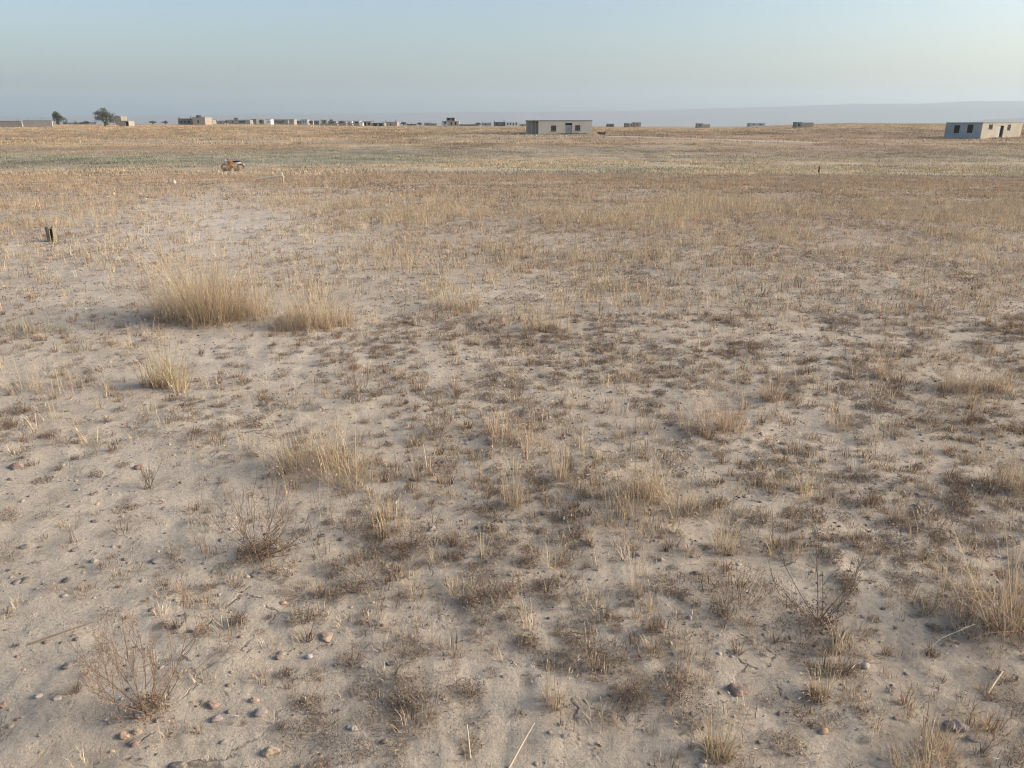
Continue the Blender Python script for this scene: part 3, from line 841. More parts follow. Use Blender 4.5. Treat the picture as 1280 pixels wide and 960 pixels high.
cushion(441, 664, 66, 28, 'dark brown mat right of the sprawling dead bush', 460, BROWNC * .85)
cushion(1118, 512, 90, 26, 'long brown mat between tufts at upper right', 520, BROWNC)
cushion(658, 702, 40, 22, 'little rusty cushion near the field centre', 260, np.array([.22, .14, .1]))
cushion(548, 586, 50, 26, 'rusty brown leafy plant left of centre', 340, np.array([.2, .135, .1]))
cushion(590, 868, 40, 26, 'dark crumbly cushion right of the widest dark patch', 280, DARKB * 1.4)
cushion(735, 655, 70, 36, 'loose brown plant with white flecks right of centre', 420, GREYB * .8)
cushion(1200, 770, 90, 40, 'brown mat under the tallest golden clump', 600, BROWNC)
cushion(240, 548, 62, 18, 'thin rusty mat on bare soil above the red stone', 260, np.array([.2, .135, .1]))
cushion(180, 362, 80, 38, 'greyish brown bush left of the largest straw clump', 520, GREYB * .75)
cushion(735, 372, 24, 12, 'small dark mat on the mid right plain', 120)
cushion(1170, 660, 80, 26, 'dark mat left of the golden clumps at right', 460, BROWNC * .9)
cushion(1010, 800, 80, 26, 'dark litter mat around the bare branching shrub', 460, DARKB * 1.3)
cushion(440, 830, 40, 22, 'small dark star shaped plant left of the widest patch', 240, DARKB * 1.3)
cushion(505, 880, 40, 30, 'dark sprig at the left end of the widest patch', 260, DARKB * 1.3)
cushion(240, 640, 40, 14, 'faint dried sprig on the bare soil', 90, GREYB)

for q in ((404, 440, 22, 20, 'tiny grey green sprig on the bare pale strip left of centre'), (455, 640, 24, 18, 'grey green sprig behind the dark brown mat left of centre'),
          (565, 578, 22, 30, 'upright grey green sprig right of the rusty leafy plant'), (250, 405, 60, 18, 'grey green low growth at the foot of the largest straw clump'),
          (1082, 372, 46, 16, 'pale grey green patch on the dark speckled right plain'), (598, 770, 40, 16, 'grey green crisp leaves above the widest dark patch')):
    cushion(*q, n=160, col=np.array([.27, .285, .215]), name='green_sprig', cat='small plant', twigs=14)

def shrub(px, py, wpx, hpx, label, nb=12, col=(.22, .15, .11), leaves=120, leafc=GREYB, spread=.9, seed=1, depth=3, base=0):
    global rng
    loc, m = px2m(px, py)
    W, H = wpx * m, hpx * m
    keep_rng = rng; rng = np.random.default_rng(4000 + seed)
    root = empty('twiggy_shrub', loc, 0, label, 'dry shrub', 'bare twiggy shrubs')
    st, lf = PB(), PB()
    r0 = max(.0017, .34 * m)
    def grow(p, az, e, L, r, lev):
        pts = [np.array(p)]; q = np.array(p, float); n = 4
        for i in range(n):
            q = q + np.array([math.sin(e) * math.cos(az), math.sin(e) * math.sin(az), math.cos(e)]) * L / n
            e = e * .93 + rng.normal(0, .1); az += rng.normal(0, .16); pts.append(q.copy())
            if lev < depth and i >= 1:
                for _ in range(1 if rng.uniform() < .75 else 2):
                    grow(q, az + rng.choice([-1, 1]) * rng.uniform(.5, 1.3), max(.05, e + rng.normal(0, .35)), L * rng.uniform(.35, .6), r * .6, lev + 1)
        st.tube(pts, r, r * .5, var(col, .15), 4 if lev < 2 else 3)
        if lev >= 1:
            for _ in range(1): lf.leaf(q + rng.normal(0, .004, 3), max(.006, 1.2 * m) * rng.uniform(.7, 1.5), max(.002, .45 * m), var(leafc, .2), 1)
            if rng.uniform() < .2: lf.head(q, (0, 0, 1), max(.007, 1.3 * m), max(.003, .6 * m), var(PINK * .8, .15))
    for k in range(nb):
        az = 2 * PI * k / nb + rng.normal(0, .25); e = rng.uniform(.12, spread)
        L = min(H / max(math.cos(e), .3), W / 2 / max(math.sin(e), .1)) * rng.uniform(.42, .72)
        grow((rng.normal(0, .008), rng.normal(0, .008), -.01), az, e, L, r0, 0)
    for _ in range(leaves):
        x, y = disc(W * .14); lf.leaf((x, y, abs(rng.normal(0, H * .06))), max(.010, 1.8 * m), max(.004, .8 * m), var(leafc if rng.uniform() < .6 else BROWNC, .2), .8)
    st.build('stem', root); lf.build('foliage', root)
    rng = keep_rng
    return root
shrub(188, 890, 195, 150, 'bare brown twiggy shrub standing behind a cluster of pebbles', 13, (.27, .195, .145), seed=3, leafc=PINK * .8, leaves=420, spread=1.15)
shrub(1020, 778, 190, 165, 'bare dark branching shrub with one tall twig at lower right', 10, (.2, .155, .12), seed=5, leafc=BROWNC, leaves=420, spread=1.15, depth=1)
shrub(322, 692, 190, 96, 'sprawling dead bush with a dark base left of centre', 22, (.25, .185, .14), seed=7, leafc=BROWNC, leaves=700, spread=1.35, depth=2)
shrub(187, 611, 34, 36, 'tiny grey sprig on bare soil beside the dark red stone', 9, (.24, .2, .16), seed=9, leafc=GREYB, leaves=24, spread=.6, depth=2)
shrub(447, 503, 62, 54, 'thin twiggy plant above the sprawling straw tuft', 7, (.26, .18, .13), seed=11, leafc=PINK, leaves=50, spread=.7, depth=2)
shrub(1190, 640, 60, 60, 'fine bare twigs left of the golden clumps at the right edge', 4, (.25, .2, .16), seed=13, leafc=GREYB, leaves=50, spread=.7, depth=2)

# --- loose stalks lying or sticking out
def stalk(p0, p1, lift, label, w=.003, col=PALE, name='dry_stalk'):
    a = np.array(at(*p0)); b = np.array(at(*p1))
    o = empty(name, tuple(a), 0, label, 'stalk')
    d = b - a
    pts = [np.array([0, 0, .004]), d * .5 + np.array([0, 0, .004 + lift * .6]), d + np.array([0, 0, .004 + lift])]
    pb = PB(); pb.tube(pts, w, w * .55, col, 5)
    ob = pb.build(name, None)
    ob.location = tuple(a); tag(ob, label, 'stalk')
    bpy.data.objects.remove(o)
stalk((588, 950), (584, 915), .02, 'short pale upright straw stub at the bottom edge', .0035)
stalk((636, 962), (668, 912), .02, 'pale slanting straw at the bottom edge right of the upright stub', .003)
stalk((1234, 868), (1252, 845), .015, 'short pale stick lying under the tallest golden clump', .004)
stalk((1178, 760), (1206, 795), .004, 'long thin pale stalk lying across dark litter at right', .0022)
stalk((38, 806), (118, 780), .006, 'thin brown runner lying left of the twiggy shrub', .0028, np.array([.25, .19, .14]))
stalk((275, 815), (245, 850), .03, 'dark thin twig reaching right of the twiggy shrub', .0022, np.array([.2, .15, .12]))

# --- stump with a split, thin stake, pole lying in the field
def stump():
    loc, m = px2m(66, 302)
    root = empty('wooden_stump', loc, .25, 'short tan wooden stump with a dark split standing at left', 'stump')
    h = 18 * m
    wood = plaster('weathered_wood', (.34, .28, .20), 14, .35); dark = plaster('hollow_shade', (.035, .028, .022), 12, .3)  # second material paints the shade inside the hollow
    def slab(sx, hh, a0, a1, r):
        b = MB(); vs = []; n = 9
        for z in (-.02, hh * .5, hh):
            for k in range(n):
                a = a0 + (a1 - a0) * k / (n - 1); q = r * (1 + .07 * math.sin(5 * a + z * 20))
                vs.append((sx + q * math.cos(a), q * math.sin(a), z + (0 if z < hh else .02 * math.sin(7 * a))))
            for k in range(n - 1, -1, -1):
                a = a0 + (a1 - a0) * k / (n - 1); q = r * .55
                vs.append((sx + q * math.cos(a), q * math.sin(a), z))
        k2 = 2 * n; fs = []
        for L in range(2):
            for k in range(k2):
                fs.append((L * k2 + k, L * k2 + (k + 1) % k2, (L + 1) * k2 + (k + 1) % k2, (L + 1) * k2 + k))
        for k in range(n - 1):
            fs.append((2 * k2 + k, 2 * k2 + k + 1, 2 * k2 + k2 - 2 - k, 2 * k2 + k2 - 1 - k))
        b.add(vs, fs); return b
    r = 5.4 * m
    slab(0, h, -.30 * PI, .55 * PI, r).build('trunk', wood, root, smooth_=False)
    slab(-.004, h * 1.03, .62 * PI, 1.50 * PI, r).build('trunk', wood, root)
    MB().tube([(0, 0, -.02), (0, 0, h * .5), (0, 0, h * .86)], [r * .5, r * .48, r * .4], 10).build('hollow_core', dark, root)  # added core, its near-black colour stands for shade in the split
stump()
def stake():
    loc, m = px2m(1023, 216)
    h = 8 * m
    o = MB().tube([(0, 0, -.1), (.02, 0, h * .5), (.0, 0.01, h)], [.05, .045, .035], 7).build('stake', plaster('dark_wood', (.05, .04, .034), 8))
    o.location = loc; tag(o, 'short dark stake standing alone in the right mid field', 'stake')
stake()
def pole():
    a = Vector(at(322, 229)); b = Vector(at(353, 228.5))
    mt = plaster('grey_wood', (.62, .53, .42), 5)
    d = b - a
    o = empty('broken_pole', a, 0, 'pale broken pole lying in the grass with a bent upright end', 'pole')
    MB().tube([(0, 0, .14), d * .5 + Vector((0, 0, .2)), d + Vector((0, 0, .26))], .05, 7).build('shaft', mt, o)
    MB().tube([d + Vector((.03, 0, -.02)), d + Vector((.05, 0, .2)), d + Vector((.0, 0, .33))], .035, 7).build('bent_end', mt, o)
pole()
tuft(284, 213.5, 19, 9, 'straw fringe hiding the front wheel of the motorcycle', 160, lean=.3, heads=.1, col=PINK * .85)
tuft(298, 213.5, 19, 8.5, 'straw fringe hiding the rear wheel of the motorcycle', 160, lean=.3, heads=.1, col=PINK * .85)

# ------------------------------------------------------------------ buildings
M_CENTRE = plaster('grey_cement_block', (.68, .62, .53), .5, .14)
M_BLUEG = plaster('blue_grey_render_and_shade', (.43, .455, .45), .5, .22)  # blue-grey walls; also the painted shade tone on the right house
M_TAN = plaster('tan_block', (.42, .375, .315), .5, .25)
M_PINK = plaster('pinkish_block', (.40, .33, .275), .5, .22)
M_GREY = plaster('grey_block', (.33, .305, .275), .5, .25)
M_DGREY = plaster('dark_grey_block', (.19, .18, .17), .5, .25)
M_WHITE = plaster('white_paint', (.72, .70, .67), .5, .12)
M_BROWN = plaster('brown_mud', (.27, .205, .155), .5, .25)
M_GREENG = plaster('green_grey_paint', (.24, .265, .25), .5, .2)
M_ROOF = plaster('concrete_roof', (.27, .255, .235), .6, .25)
M_DARKIN = plaster('opening_shade', (.045, .04, .038), 2, .3)  # near-black boards, the shade inside openings put into the colour
M_WINB = plaster('brown_shutter', (.13, .095, .082), 3, .3)
M_FRAME = plaster('window_frame', (.32, .27, .24), 3, .2)
M_DOOR = plaster('pale_metal_door', (.36, .37, .36), 2, .15, .6)
M_TANK = plaster('dark_tank', (.07, .07, .072), 3, .2, .5)
M_WALLG = plaster('grey_brown_wall', (.47, .41, .36), .5, .2)
M_WALLT = plaster('pale_tan_wall', (.58, .51, .43), .5, .2)
MATS = dict(k=M_WALLG, j=M_WALLT, c=M_CENTRE, t=M_TAN, p=M_PINK, g=M_GREY, d=M_DGREY, w=M_WHITE, b=M_BROWN, e=M_GREENG, l=M_BLUEG)

def shell(root, W, H, Dp, ops, mat, T=.25, x0=0, y0=0, z0=0, ops_l=(), ops_r=(), ops_b=(), sink=.6):
    """four walls round a room; openings cut in each"""
    b = MB()
    f = MB().wall(W, H, T, ops)
    b.join(f.moved(Matrix.Translation((x0, y0, z0))))
    b.join(MB().wall(W, H, T, ops_b).moved(Matrix.Translation((x0, y0 + Dp - T, z0))))
    sd = Dp - 2 * T
    for xx, oo in ((x0, ops_l), (x0 + W - T, ops_r)):
        s = MB().wall(sd, H, T, oo)
        # wall runs along +y
        Mx = Matrix(((0, 1, 0, xx), (1, 0, 0, y0 + T), (0, 0, 1, z0), (0, 0, 0, 1)))
        q = s.moved(Mx); q.f = [tuple(reversed(t)) for t in q.f]
        b.join(q)
    if sink: b.box(x0 + .01, x0 + W - .01, y0 + .01, y0 + Dp - .01, z0 - sink, z0 - .003)
    return b.build('wall', mat, root)

def roof_slab(root, W, Dp, z, over=.15, th=.18, x0=0, y0=0, mat=None):
    return MB().box(x0 - over, x0 + W + over, y0 - over, y0 + Dp + over, z + .003, z + th).build('roof', mat or M_ROOF, root)

def window(root, x, z, w, h, y=0, pane=None, bars=2, name='window'):
    fr = MB(); t = min(.09, w * .12)
    fr.box(x, x + t, y + .05, y + .12, z, z + h).box(x + w - t, x + w, y + .05, y + .12, z, z + h)
    fr.box(x + t, x + w - t, y + .05, y + .12, z, z + t).box(x + t, x + w - t, y + .05, y + .12, z + h - t, z + h)
    for k in range(bars):
        q = x + t + (w - 2 * t) * (k + 1) / (bars + 1); fr.box(q - .025, q + .025, y + .06, y + .11, z + t, z + h - t)
    wdw = fr.build(name, M_FRAME, root)
    MB().box(x + .002, x + w - .002, y + .125, y + .15, z + .002, z + h - .002).build('pane', pane or M_WINB, wdw)
    return wdw

def place(px0, px1, Y, yaw=0, dz=0):
    """root location for a house whose left front corner is at column px0; returns loc, width, metres per pixel"""
    xa, xb = col_x(px0, Y), col_x(px1, Y)
    W = xb - xa
    xs = np.linspace(xa, xb, 5)
    z = float(gz(xs, np.full(5, Y), False).min())
    return (xa, Y, z + dz), W, mpp(Y)

# --- the long grey house in the middle
def middle_house():
    Y = 168.0
    loc, W, m = place(658, 740.5, Y)
    root = empty('concrete_house', loc, 0, 'long grey cement house with two brown windows and an open porch at its left end', 'house')
    H = 17.0 * m - .18
    xp = 15 * m              # width of the open porch
    q = lambda px: (px - 673) * m + xp
    w1, w2, dr = (q(688.5), 6.8 * m, H - 11.6 * m, 6.6 * m), (q(718.5), 6.8 * m, H - 11.2 * m, 6.6 * m), (q(706.5), 8.6 * m, 0, H - .35)
    Dp = 9
    b = MB()
    sh = shell(root, W - xp, H, Dp, [(a - xp, w, z, h) for a, w, z, h in (w1, w2, dr)], M_CENTRE, x0=xp)
    for a, w, z, h in (w1, w2): window(root, a, z, w, h)
    d = MB().box(dr[0] + .03, dr[0] + dr[1] - .03, .08, .13, .02, H - 4.4 * m).build('door', M_DOOR, root)
    MB().box(dr[0] + dr[1] * .42, dr[0] + dr[1] * .46, .04, .078, .9, 1.25).build('handle', M_TANK, d)
    # porch: back wall, side wall, columns and a low sill wall
    MB().box(0.0, xp - .003, 3.2, 3.45, 0, H).build('wall', M_CENTRE, root)
    MB().box(0, xp - .003, .3, 3.0, -.6, .12).build('porch_floor', M_ROOF, root)
    for k in (0.01, xp * .36, xp * .72):
        MB().box(k, k + .22, 0.3, .52, -.4, H).build('column', M_GREY, root)
    roof_slab(root, W, Dp, H, .03, .18)
    for (a, w, z, h) in (w1, w2):
        MB().box(a - .08, a + w + .08, -.07, -.003, z - .1, z).build('sill', M_ROOF, root)
    return root
middle_house()

# --- the house at the right edge, seen on its corner
def right_house():
    Y = 139.0
    xc = col_x(1230, Y); z = gz1(xc, Y, False) - .05
    m = mpp(Y)
    H = 19.5 * m - .15
    ang = math.radians(-33)
    root = empty('concrete_house', (xc, Y, z), 0, 'pale cement house cut by the right edge with its near face in shade', 'house')
    # local x runs along the sunlit side to the right, the shaded gable runs left from the corner
    W, G = 17.0, 44 * m
    # left (shaded) wall runs from the corner towards the left; build the house with its own rotation
    root.rotation_euler = (0, 0, math.radians(38))
    lops = [(G * .24, .95, H * .38, 1.4), (G * .60, .95, H * .36, 1.35)]
    fops = [(2.6, 1.6, H * .58, .95), (6.2, 2.8, .02, H - .4), (10.5, 1.4, H * .5, 1.1)]
    # house axes: +x away along the sunlit side, +y back along the shaded side
    sh = shell(root, W, H, G, fops, M_TAN, ops_l=[(a - .25, w, zz, h) for a, w, zz, h in lops])
    # skin over the shaded wall, the bluish tone of its shade put into the colour
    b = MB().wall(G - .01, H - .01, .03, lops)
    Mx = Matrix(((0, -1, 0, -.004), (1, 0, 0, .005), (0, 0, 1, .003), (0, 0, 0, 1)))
    b.moved(Mx).build('shade_tone_skin', M_BLUEG, root)
    for a, w, zz, h in lops:
        wd = MB().box(.09, .16, a + .03, a + w - .03, zz + .03, zz + h - .03).build('window', M_DARKIN, root)
    window(root, fops[0][0], fops[0][2], fops[0][1], fops[0][3], pane=M_DARKIN)
    window(root, fops[2][0], fops[2][2], fops[2][1], fops[2][3], pane=M_DARKIN)
    roof_slab(root, W, G, H, .015, .16)
    MB().box(6.2 + .02, 6.2 + 1.5, .06, .11, .04, H - .42).build('door', M_DOOR, root)
    return root
right_house()

# --- houses and walls far off
def simple(px0, px1, ytop, Y, mat, label, ops=(), Dp=7, roof=True, name='block_house', cat='house', group='houses along the skyline', top=(), par=0, base=None, win=True, rmat=None):
    """ops: openings (px0, px1, y0, y1) in photo pixels on the front"""
    loc, W, m = place(px0, px1, Y)
    pyb = proj(loc[0] + W / 2, Y, loc[2])[1]
    H = max(1.2, (pyb - ytop) * m) - (.18 if roof else 0)
    root = empty(name, loc, 0, label, cat, group)
    oo = []
    for a, b, y0, y1 in ops:
        oo.append(((a - px0) * m, (b - a) * m, max(.02, (pyb - y1) * m), (y1 - y0) * m))
    oo = [(x, w, z, min(h, H - .12 - z)) for x, w, z, h in oo]
    shell(root, W, H, Dp, oo, MATS[mat])
    if win:
        for x, w, z, h in oo:
            MB().box(x + .02, x + w - .02, .16, .2, z + .02, z + h - .02).build('window' if z > .5 else 'door', M_DARKIN, root)  # dark board painted as the shade inside the opening
    if roof:
        hs = (int(px0 * 7) % 5)
        roof_slab(root, W, Dp, H, (.02, .2, .05, .25, .02)[hs], .18, mat=rmat)
        if hs in (1, 2, 4) and not top and W > 5:      # stubs of columns left for a next storey
            for k in range(2 + hs % 2):
                q = W * (.06 + .8 * k / (1 + hs % 2))
                MB().box(q, q + .35, .4, .75, H + .184, H + .184 + .5 + .25 * ((k + hs) % 3)).build('column_stub', MATS[mat], root)
    for (a, b, y0, kind) in top:
        zt = H + (.18 if roof else 0); hh = max(.5, (pyb - zt / m - y0) * m)
        if kind == 'tank':
            cx = ((a + b) / 2 - px0) * m; r = (b - a) * m / 2
            MB().tube([(cx, 2, zt + .2), (cx, 2, zt + .25 + hh * .75), (cx, 2, zt + .2 + hh)], [r, r, r * .5], 12).build('water_tank', M_TANK, root)
            MB().box(cx - r * .8, cx + r * .8, 2 - r * .8, 2 + r * .8, zt + .004, zt + .2).build('tank_stand', M_GREY, root)
        else:
            MB().box((a - px0) * m, (b - px0) * m, 1.2, 4.2, zt + .004, zt + hh).build('roof_room', MATS[kind], root)
    return root

def lowwall(px0, px1, ytop, Y, mat, label, gaps=(), name='boundary_wall', cat='wall', T=.3):
    loc, W, m = place(px0, px1, Y)
    pyb = proj(loc[0] + W / 2, Y, loc[2])[1]
    H = max(.5, (pyb - ytop) * m)
    root = empty(name, loc, 0, label, cat)
    MB().wall(W, H + .5, T, [((a - px0) * m, (b - a) * m, .5, H - .25) for a, b in gaps]).moved(Matrix.Translation((0, 0, -.5))).build('wall', MATS[mat], root)
    root['kind'] = 'thing'
    cp = MB().box(-.06, W + .06, -.06, T + .06, H + .003, H + .1).build('coping', M_ROOF, root)
    return root

lowwall(-40, 26, 152, 236, 'k', 'dark grey brown compound wall at the far left edge')
lowwall(28, 64, 151.5, 243, 'j', 'pale compound wall between the grey wall and the small tree')
simple(147, 160, 151.3, 262, 't', 'small tan hut with a dark doorway beside the larger tree', [(155.8, 159.4, 152.4, 160.5)], Dp=4, name='hut', cat='hut', group='small huts')
simple(143.5, 151, 145.5, 380, 'g', 'mauve grey block rising behind the larger tree', Dp=6)
simple(222, 240, 148.5, 395, 'd', 'long dark roofed house with a row of four openings attached to the tan tower', [(224.6, 227.2, 151.3, 153.6), (229, 231.8, 151.3, 153.6), (233.8, 236.6, 151.3, 153.6)], Dp=9, rmat=M_DGREY)
simple(240.4, 256, 147, 392, 'p', 'tan pink house with a narrow dark window and a roof tank', [(246.2, 248, 150.5, 154.2)], Dp=9, top=[(243.5, 250, 145.2, 'tank')])
simple(257, 265, 150, 520, 'g', 'low grey house directly right of the tan pink house', [(260, 262, 152, 154)])
simple(266, 280, 151, 560, 'g', 'wide greyish house with a small roof room left of the long grey one', [(269, 271, 152.4, 154), (274, 276, 152.4, 154)], top=[(266.5, 270, 149.6, 'g')])
simple(285, 312, 150, 540, 'g', 'long grey house with a dark roof room on the skyline', [(289, 291, 151.5, 153.6), (298, 306, 151.5, 153.4)], top=[(291.5, 296, 147.6, 'd')])
simple(312.8, 320, 149, 600, 'd', 'narrow dark grey house with two gaps between long grey houses', [(315, 317.4, 150, 152.4)])
simple(321, 330, 150, 620, 'g', 'plain grey house left of the white building', [(324, 326, 151.5, 153.5)])
simple(331, 338, 149.4, 560, 'w', 'bright white building among the grey skyline houses', [(334, 335.4, 151.5, 153.5)])
simple(339, 360, 149.6, 640, 'g', 'long low grey house right of the white building', [(343, 346, 151, 153), (352, 355, 151, 153)], rmat=M_GREENG)
simple(360.6, 367.4, 149.3, 580, 'p', 'small pink house among grey ones', [(363, 364.4, 151, 153)])
simple(368.5, 375, 151, 600, 'e', 'small green grey house right of the pink one', [(371, 373, 152, 153.6)])
simple(376, 384, 149.6, 600, 'l', 'bluish pale house on the skyline', [(378, 379.4, 151, 153), (381, 382.4, 151, 153)])
simple(385, 391, 151.4, 620, 't', 'tiny cream house right of the bluish one', [(387, 388.4, 152, 153.6)])
simple(392, 398.6, 151, 560, 'd', 'low dark roofed shed left of the long wall', [(394, 396, 152.4, 154)], rmat=M_DGREY)
simple(399.5, 408, 150.4, 600, 'g', 'grey house with thin posts left of the dark tank house', [(401, 402.6, 151.4, 154.4), (404, 406, 151.4, 154.4)])
simple(409, 420, 151.6, 590, 'g', 'grey house carrying a dark tank over the long wall', [(415, 417, 152.6, 154.6)], top=[(411, 415.5, 150, 'tank')])
simple(421.5, 432, 151.4, 600, 'g', 'grey house with a dark slab roof above the long wall', [(425, 428, 152.4, 154.6)], rmat=M_DGREY)
simple(433, 440, 151.4, 560, 'w', 'whitewashed house with a dark roof edge behind the long wall', [(435, 437, 153, 155)], rmat=M_DGREY)
simple(441, 449, 151.3, 520, 'l', 'pale grey house with a wide dark opening behind the long wall', [(443, 447.6, 152.4, 154.8)])
lowwall(400, 449, 154.6, 372, 'p', 'long low pinkish wall with dark gaps in front of the village', [(405, 406.4), (413, 414.4), (421, 423), (432, 434), (440, 441.4)])
simple(449.6, 453, 153, 365, 'w', 'narrow white gate tower at the right end of the long wall', Dp=2, name='gate_tower', cat='tower')
simple(454, 464, 152, 372, 't', 'unfinished house of open frames right of the white tower', [(455, 457.4, 153.6, 158.6), (459, 462.4, 153.6, 156.6)], rmat=M_GREY)
simple(464.6, 480, 153.6, 372, 'g', 'grey house with two large dark openings right of the open frames', [(466, 471, 154.6, 158), (473, 477.6, 155, 158.4)])
simple(480.6, 496, 152.6, 378, 'p', 'mauve pink block house at the right end of the village', [(487, 488.6, 154.6, 157)])
simple(508, 520, 155, 600, 'd', 'low dark shed in the gap right of the village', [(512, 514, 156, 157)])
simple(530, 538, 153.6, 640, 'e', 'small dark house left of the two storey house', [(533, 535, 154.6, 156)])
simple(539, 546, 154.4, 640, 'g', 'tiny grey house nearest the left side of the two storey house', [(541, 542.6, 155.4, 156.6)])
def two_storey():
    Y = 430
    loc, W, m = place(552, 573.4, Y)
    root = empty('block_house', loc, 0, 'pale two storey house with dark openings standing alone on the skyline', 'house', 'houses along the skyline')
    h1 = 5.6 * m; w1 = 8 * m
    shell(root, w1, h1 - .1, 8, [(1.2, 1.0, 1, 1.2)], M_BLUEG, x0=0)
    roof_slab(root, w1 - .3, 8, h1 - .1, .05, .16, x0=.1)
    shell(root, W - w1, h1, 8, [(1.2, .9, .5, 1.6), (3.4, .9, .5, 1.6)], M_PINK, x0=w1 + .003)
    MB().box(w1 - 2.2 * m, W - 4 * m, -.1, 8.1, h1 + .07, h1 + .22).build('floor_slab', M_ROOF, root)
    x0 = w1 - 2 * m; w2 = W - w1 - 3 * m
    shell(root, w2, 3.3 * m, 7, [(.35, 1.6, .3, 1.1), (2.6, 1.9, .1, 1.25)], M_GREY, x0=x0, y0=.3, z0=h1 + .224, sink=0)
    roof_slab(root, w2, 7, h1 + .224 + 3.3 * m, .25, .18, x0=x0, y0=.3)
    for k in (0, 1):
        MB().box(w1 + 1.2 + 2.2 * k + .03, w1 + 2.1 + 2.2 * k - .03, .15, .2, .53, 2.07).build('window', M_DARKIN, root)  # dark boards standing in for the shade of the openings
two_storey()
lowwall(573.8, 597, 155.7, 432, 'd', 'long low dark wall right of the two storey house')
simple(602, 614, 153.6, 600, 'e', 'hazy grey green house between the two storey house and the arched ruin', [(606, 608, 155, 156.4)])
simple(617, 631.6, 152.8, 420, 'd', 'dark grey flat roofed shed joined to the arched ruin', [(620, 622, 154, 156)], rmat=M_DGREY)
simple(632.2, 648.6, 152.4, 418, 'w', 'white ruin with a row of narrow dark openings', [(634, 635.6, 153.6, 156.6), (637.4, 639, 153.6, 156.6), (640.8, 642.2, 153.6, 157), (644.4, 646, 153.6, 156.6)], roof=False)
simple(649.4, 657.4, 155, 425, 'g', 'low grey house half hidden by the long cement house', [(652, 654, 156, 157.4)])
simple(760, 768, 155, 450, 'd', 'low dark hut right of the long cement house', [(763, 765, 156, 157.4)], name='hut', cat='hut', group='small huts')
simple(781.8, 785.6, 154.2, 400, 'b', 'small brown hut left of two pale houses', Dp=4, name='hut', cat='hut', group='small huts')
simple(787, 792, 154.6, 402, 't', 'little tan house between the brown hut and the pink house', [(789, 790.4, 155.6, 157.4)])
simple(793.4, 801.6, 153.2, 405, 'p', 'pink house with a grey roof edge right of the brown hut', [(796, 797.6, 155, 157)], rmat=M_BLUEG)
simple(872.8, 879.4, 154.6, 330, 'g', 'dark grey hut standing alone on the right plain', [(874.4, 876.4, 156, 158)], Dp=4, name='hut', cat='hut', group='small huts', rmat=M_DGREY)
lowwall(879.9, 888.4, 156, 332, 't', 'short pale wall right of the lone dark grey hut')
simple(938.6, 957, 154.2, 520, 'l', 'long flat roof showing just above the rise on the right', [(942, 944, 155, 156.4), (950, 953, 155, 156.4)], rmat=M_GREY)
simple(996.4, 1003.4, 153, 238, 'e', 'green grey cube hut standing on the right rise', [(998.8, 1000.8, 154.6, 158)], Dp=3, name='hut', cat='hut', group='small huts')
lowwall(1004.2, 1018, 154, 242, 'p', 'pinkish wall joined to the green grey cube hut')

# ------------------------------------------------------------------ trees and bushes far off
def tree(px, pyb_Y, hpx, wpx, label, lobes, col, seed, trunk_px=1.4, trunk_h=.3, kindname='acacia_tree', cat='tree', group='trees on the plain', leafpx=.9, n=2600):
    global rng
    keep_rng = rng; rng = np.random.default_rng(seed)
    Y = pyb_Y; x = col_x(px, Y); z = gz1(x, Y, False); m = mpp(Y)
    H, W = hpx * m, wpx * m
    root = empty(kindname, (x, Y, z), 0, label, cat, group)
    bark = np.array([.13, .105, .085])
    pb = PB()
    if trunk_h > 0:
        for k in range(3):
            az = 2 * PI * k / 3 + .4; top = np.array([math.cos(az) * W * .16, math.sin(az) * W * .12, H * .62])
            pb.tube([np.array([math.cos(az) * .1, math.sin(az) * .1, -.3]), top * np.array([.35, .35, .45]), top], trunk_px * m * .5, trunk_px * m * .16, var(bark, .1), 6)
            for j in range(4):
                a2 = rng.uniform(0, 2 * PI); b0 = top * rng.uniform(.5, 1)
                pb.tube([b0, b0 + np.array([math.cos(a2) * W * .14, math.sin(a2) * W * .14, H * .1]), b0 + np.array([math.cos(a2) * W * .26, math.sin(a2) * W * .26, H * .2])], trunk_px * m * .15, .02, var(bark, .1), 4)
        pb.build('trunk', root)
    cr = PB()
    wsum = sum(l[3] ** 2 for l in lobes)
    for (lx, lz, ly, lr) in lobes:
        nn = int(n * lr * lr / wsum)
        c0 = np.array([lx * W, ly * W, lz * H]); cl = rng.normal(0, .42, (18, 3)) * lr * np.array([W, W, H * .8])
        for _ in range(nn):
            g = cl[rng.integers(0, 18)]
            p = c0 + g + rng.normal(0, .17, 3) * lr * np.array([W, W, H])
            p[2] = max(p[2], H * trunk_h * .8 if trunk_h else 0.02)
            cr.leaf(p, leafpx * m * rng.uniform(.7, 1.7), leafpx * m * rng.uniform(.4, .8), var(col, .22), 1)
    cr.build('crown' if trunk_h > 0 else 'foliage', root)
    rng = keep_rng
    return root
tree(130, 258, 23, 26, 'larger bushy grey green tree at left with bare lower stems', [(-.12, .66, 0, .32), (.12, .58, .1, .34), (-.2, .42, -.1, .24), (.28, .40, 0, .24), (.0, .86, 0, .16), (.42, .30, 0, .16), (.1, .25, 0, .22)], (.135, .135, .10), 71, n=4600, trunk_h=.12)
tree(72, 330, 17, 15, 'smaller dark grey green tree left of the larger tree', [(-.1, .58, 0, .32), (.2, .48, 0, .34), (-.22, .72, 0, .22), (.0, .85, 0, .16), (0, .3, 0, .25)], (.11, .125, .095), 72, n=2600, trunk_h=.12)
tree(752, 160, 6.5, 11, 'small dark bush at the right end of the long cement house', [(-.15, .45, 0, .3), (.2, .4, 0, .3)], (.10, .088, .066), 73, trunk_h=0, kindname='dark_bush', cat='bush', group='bushes near the houses', n=700)
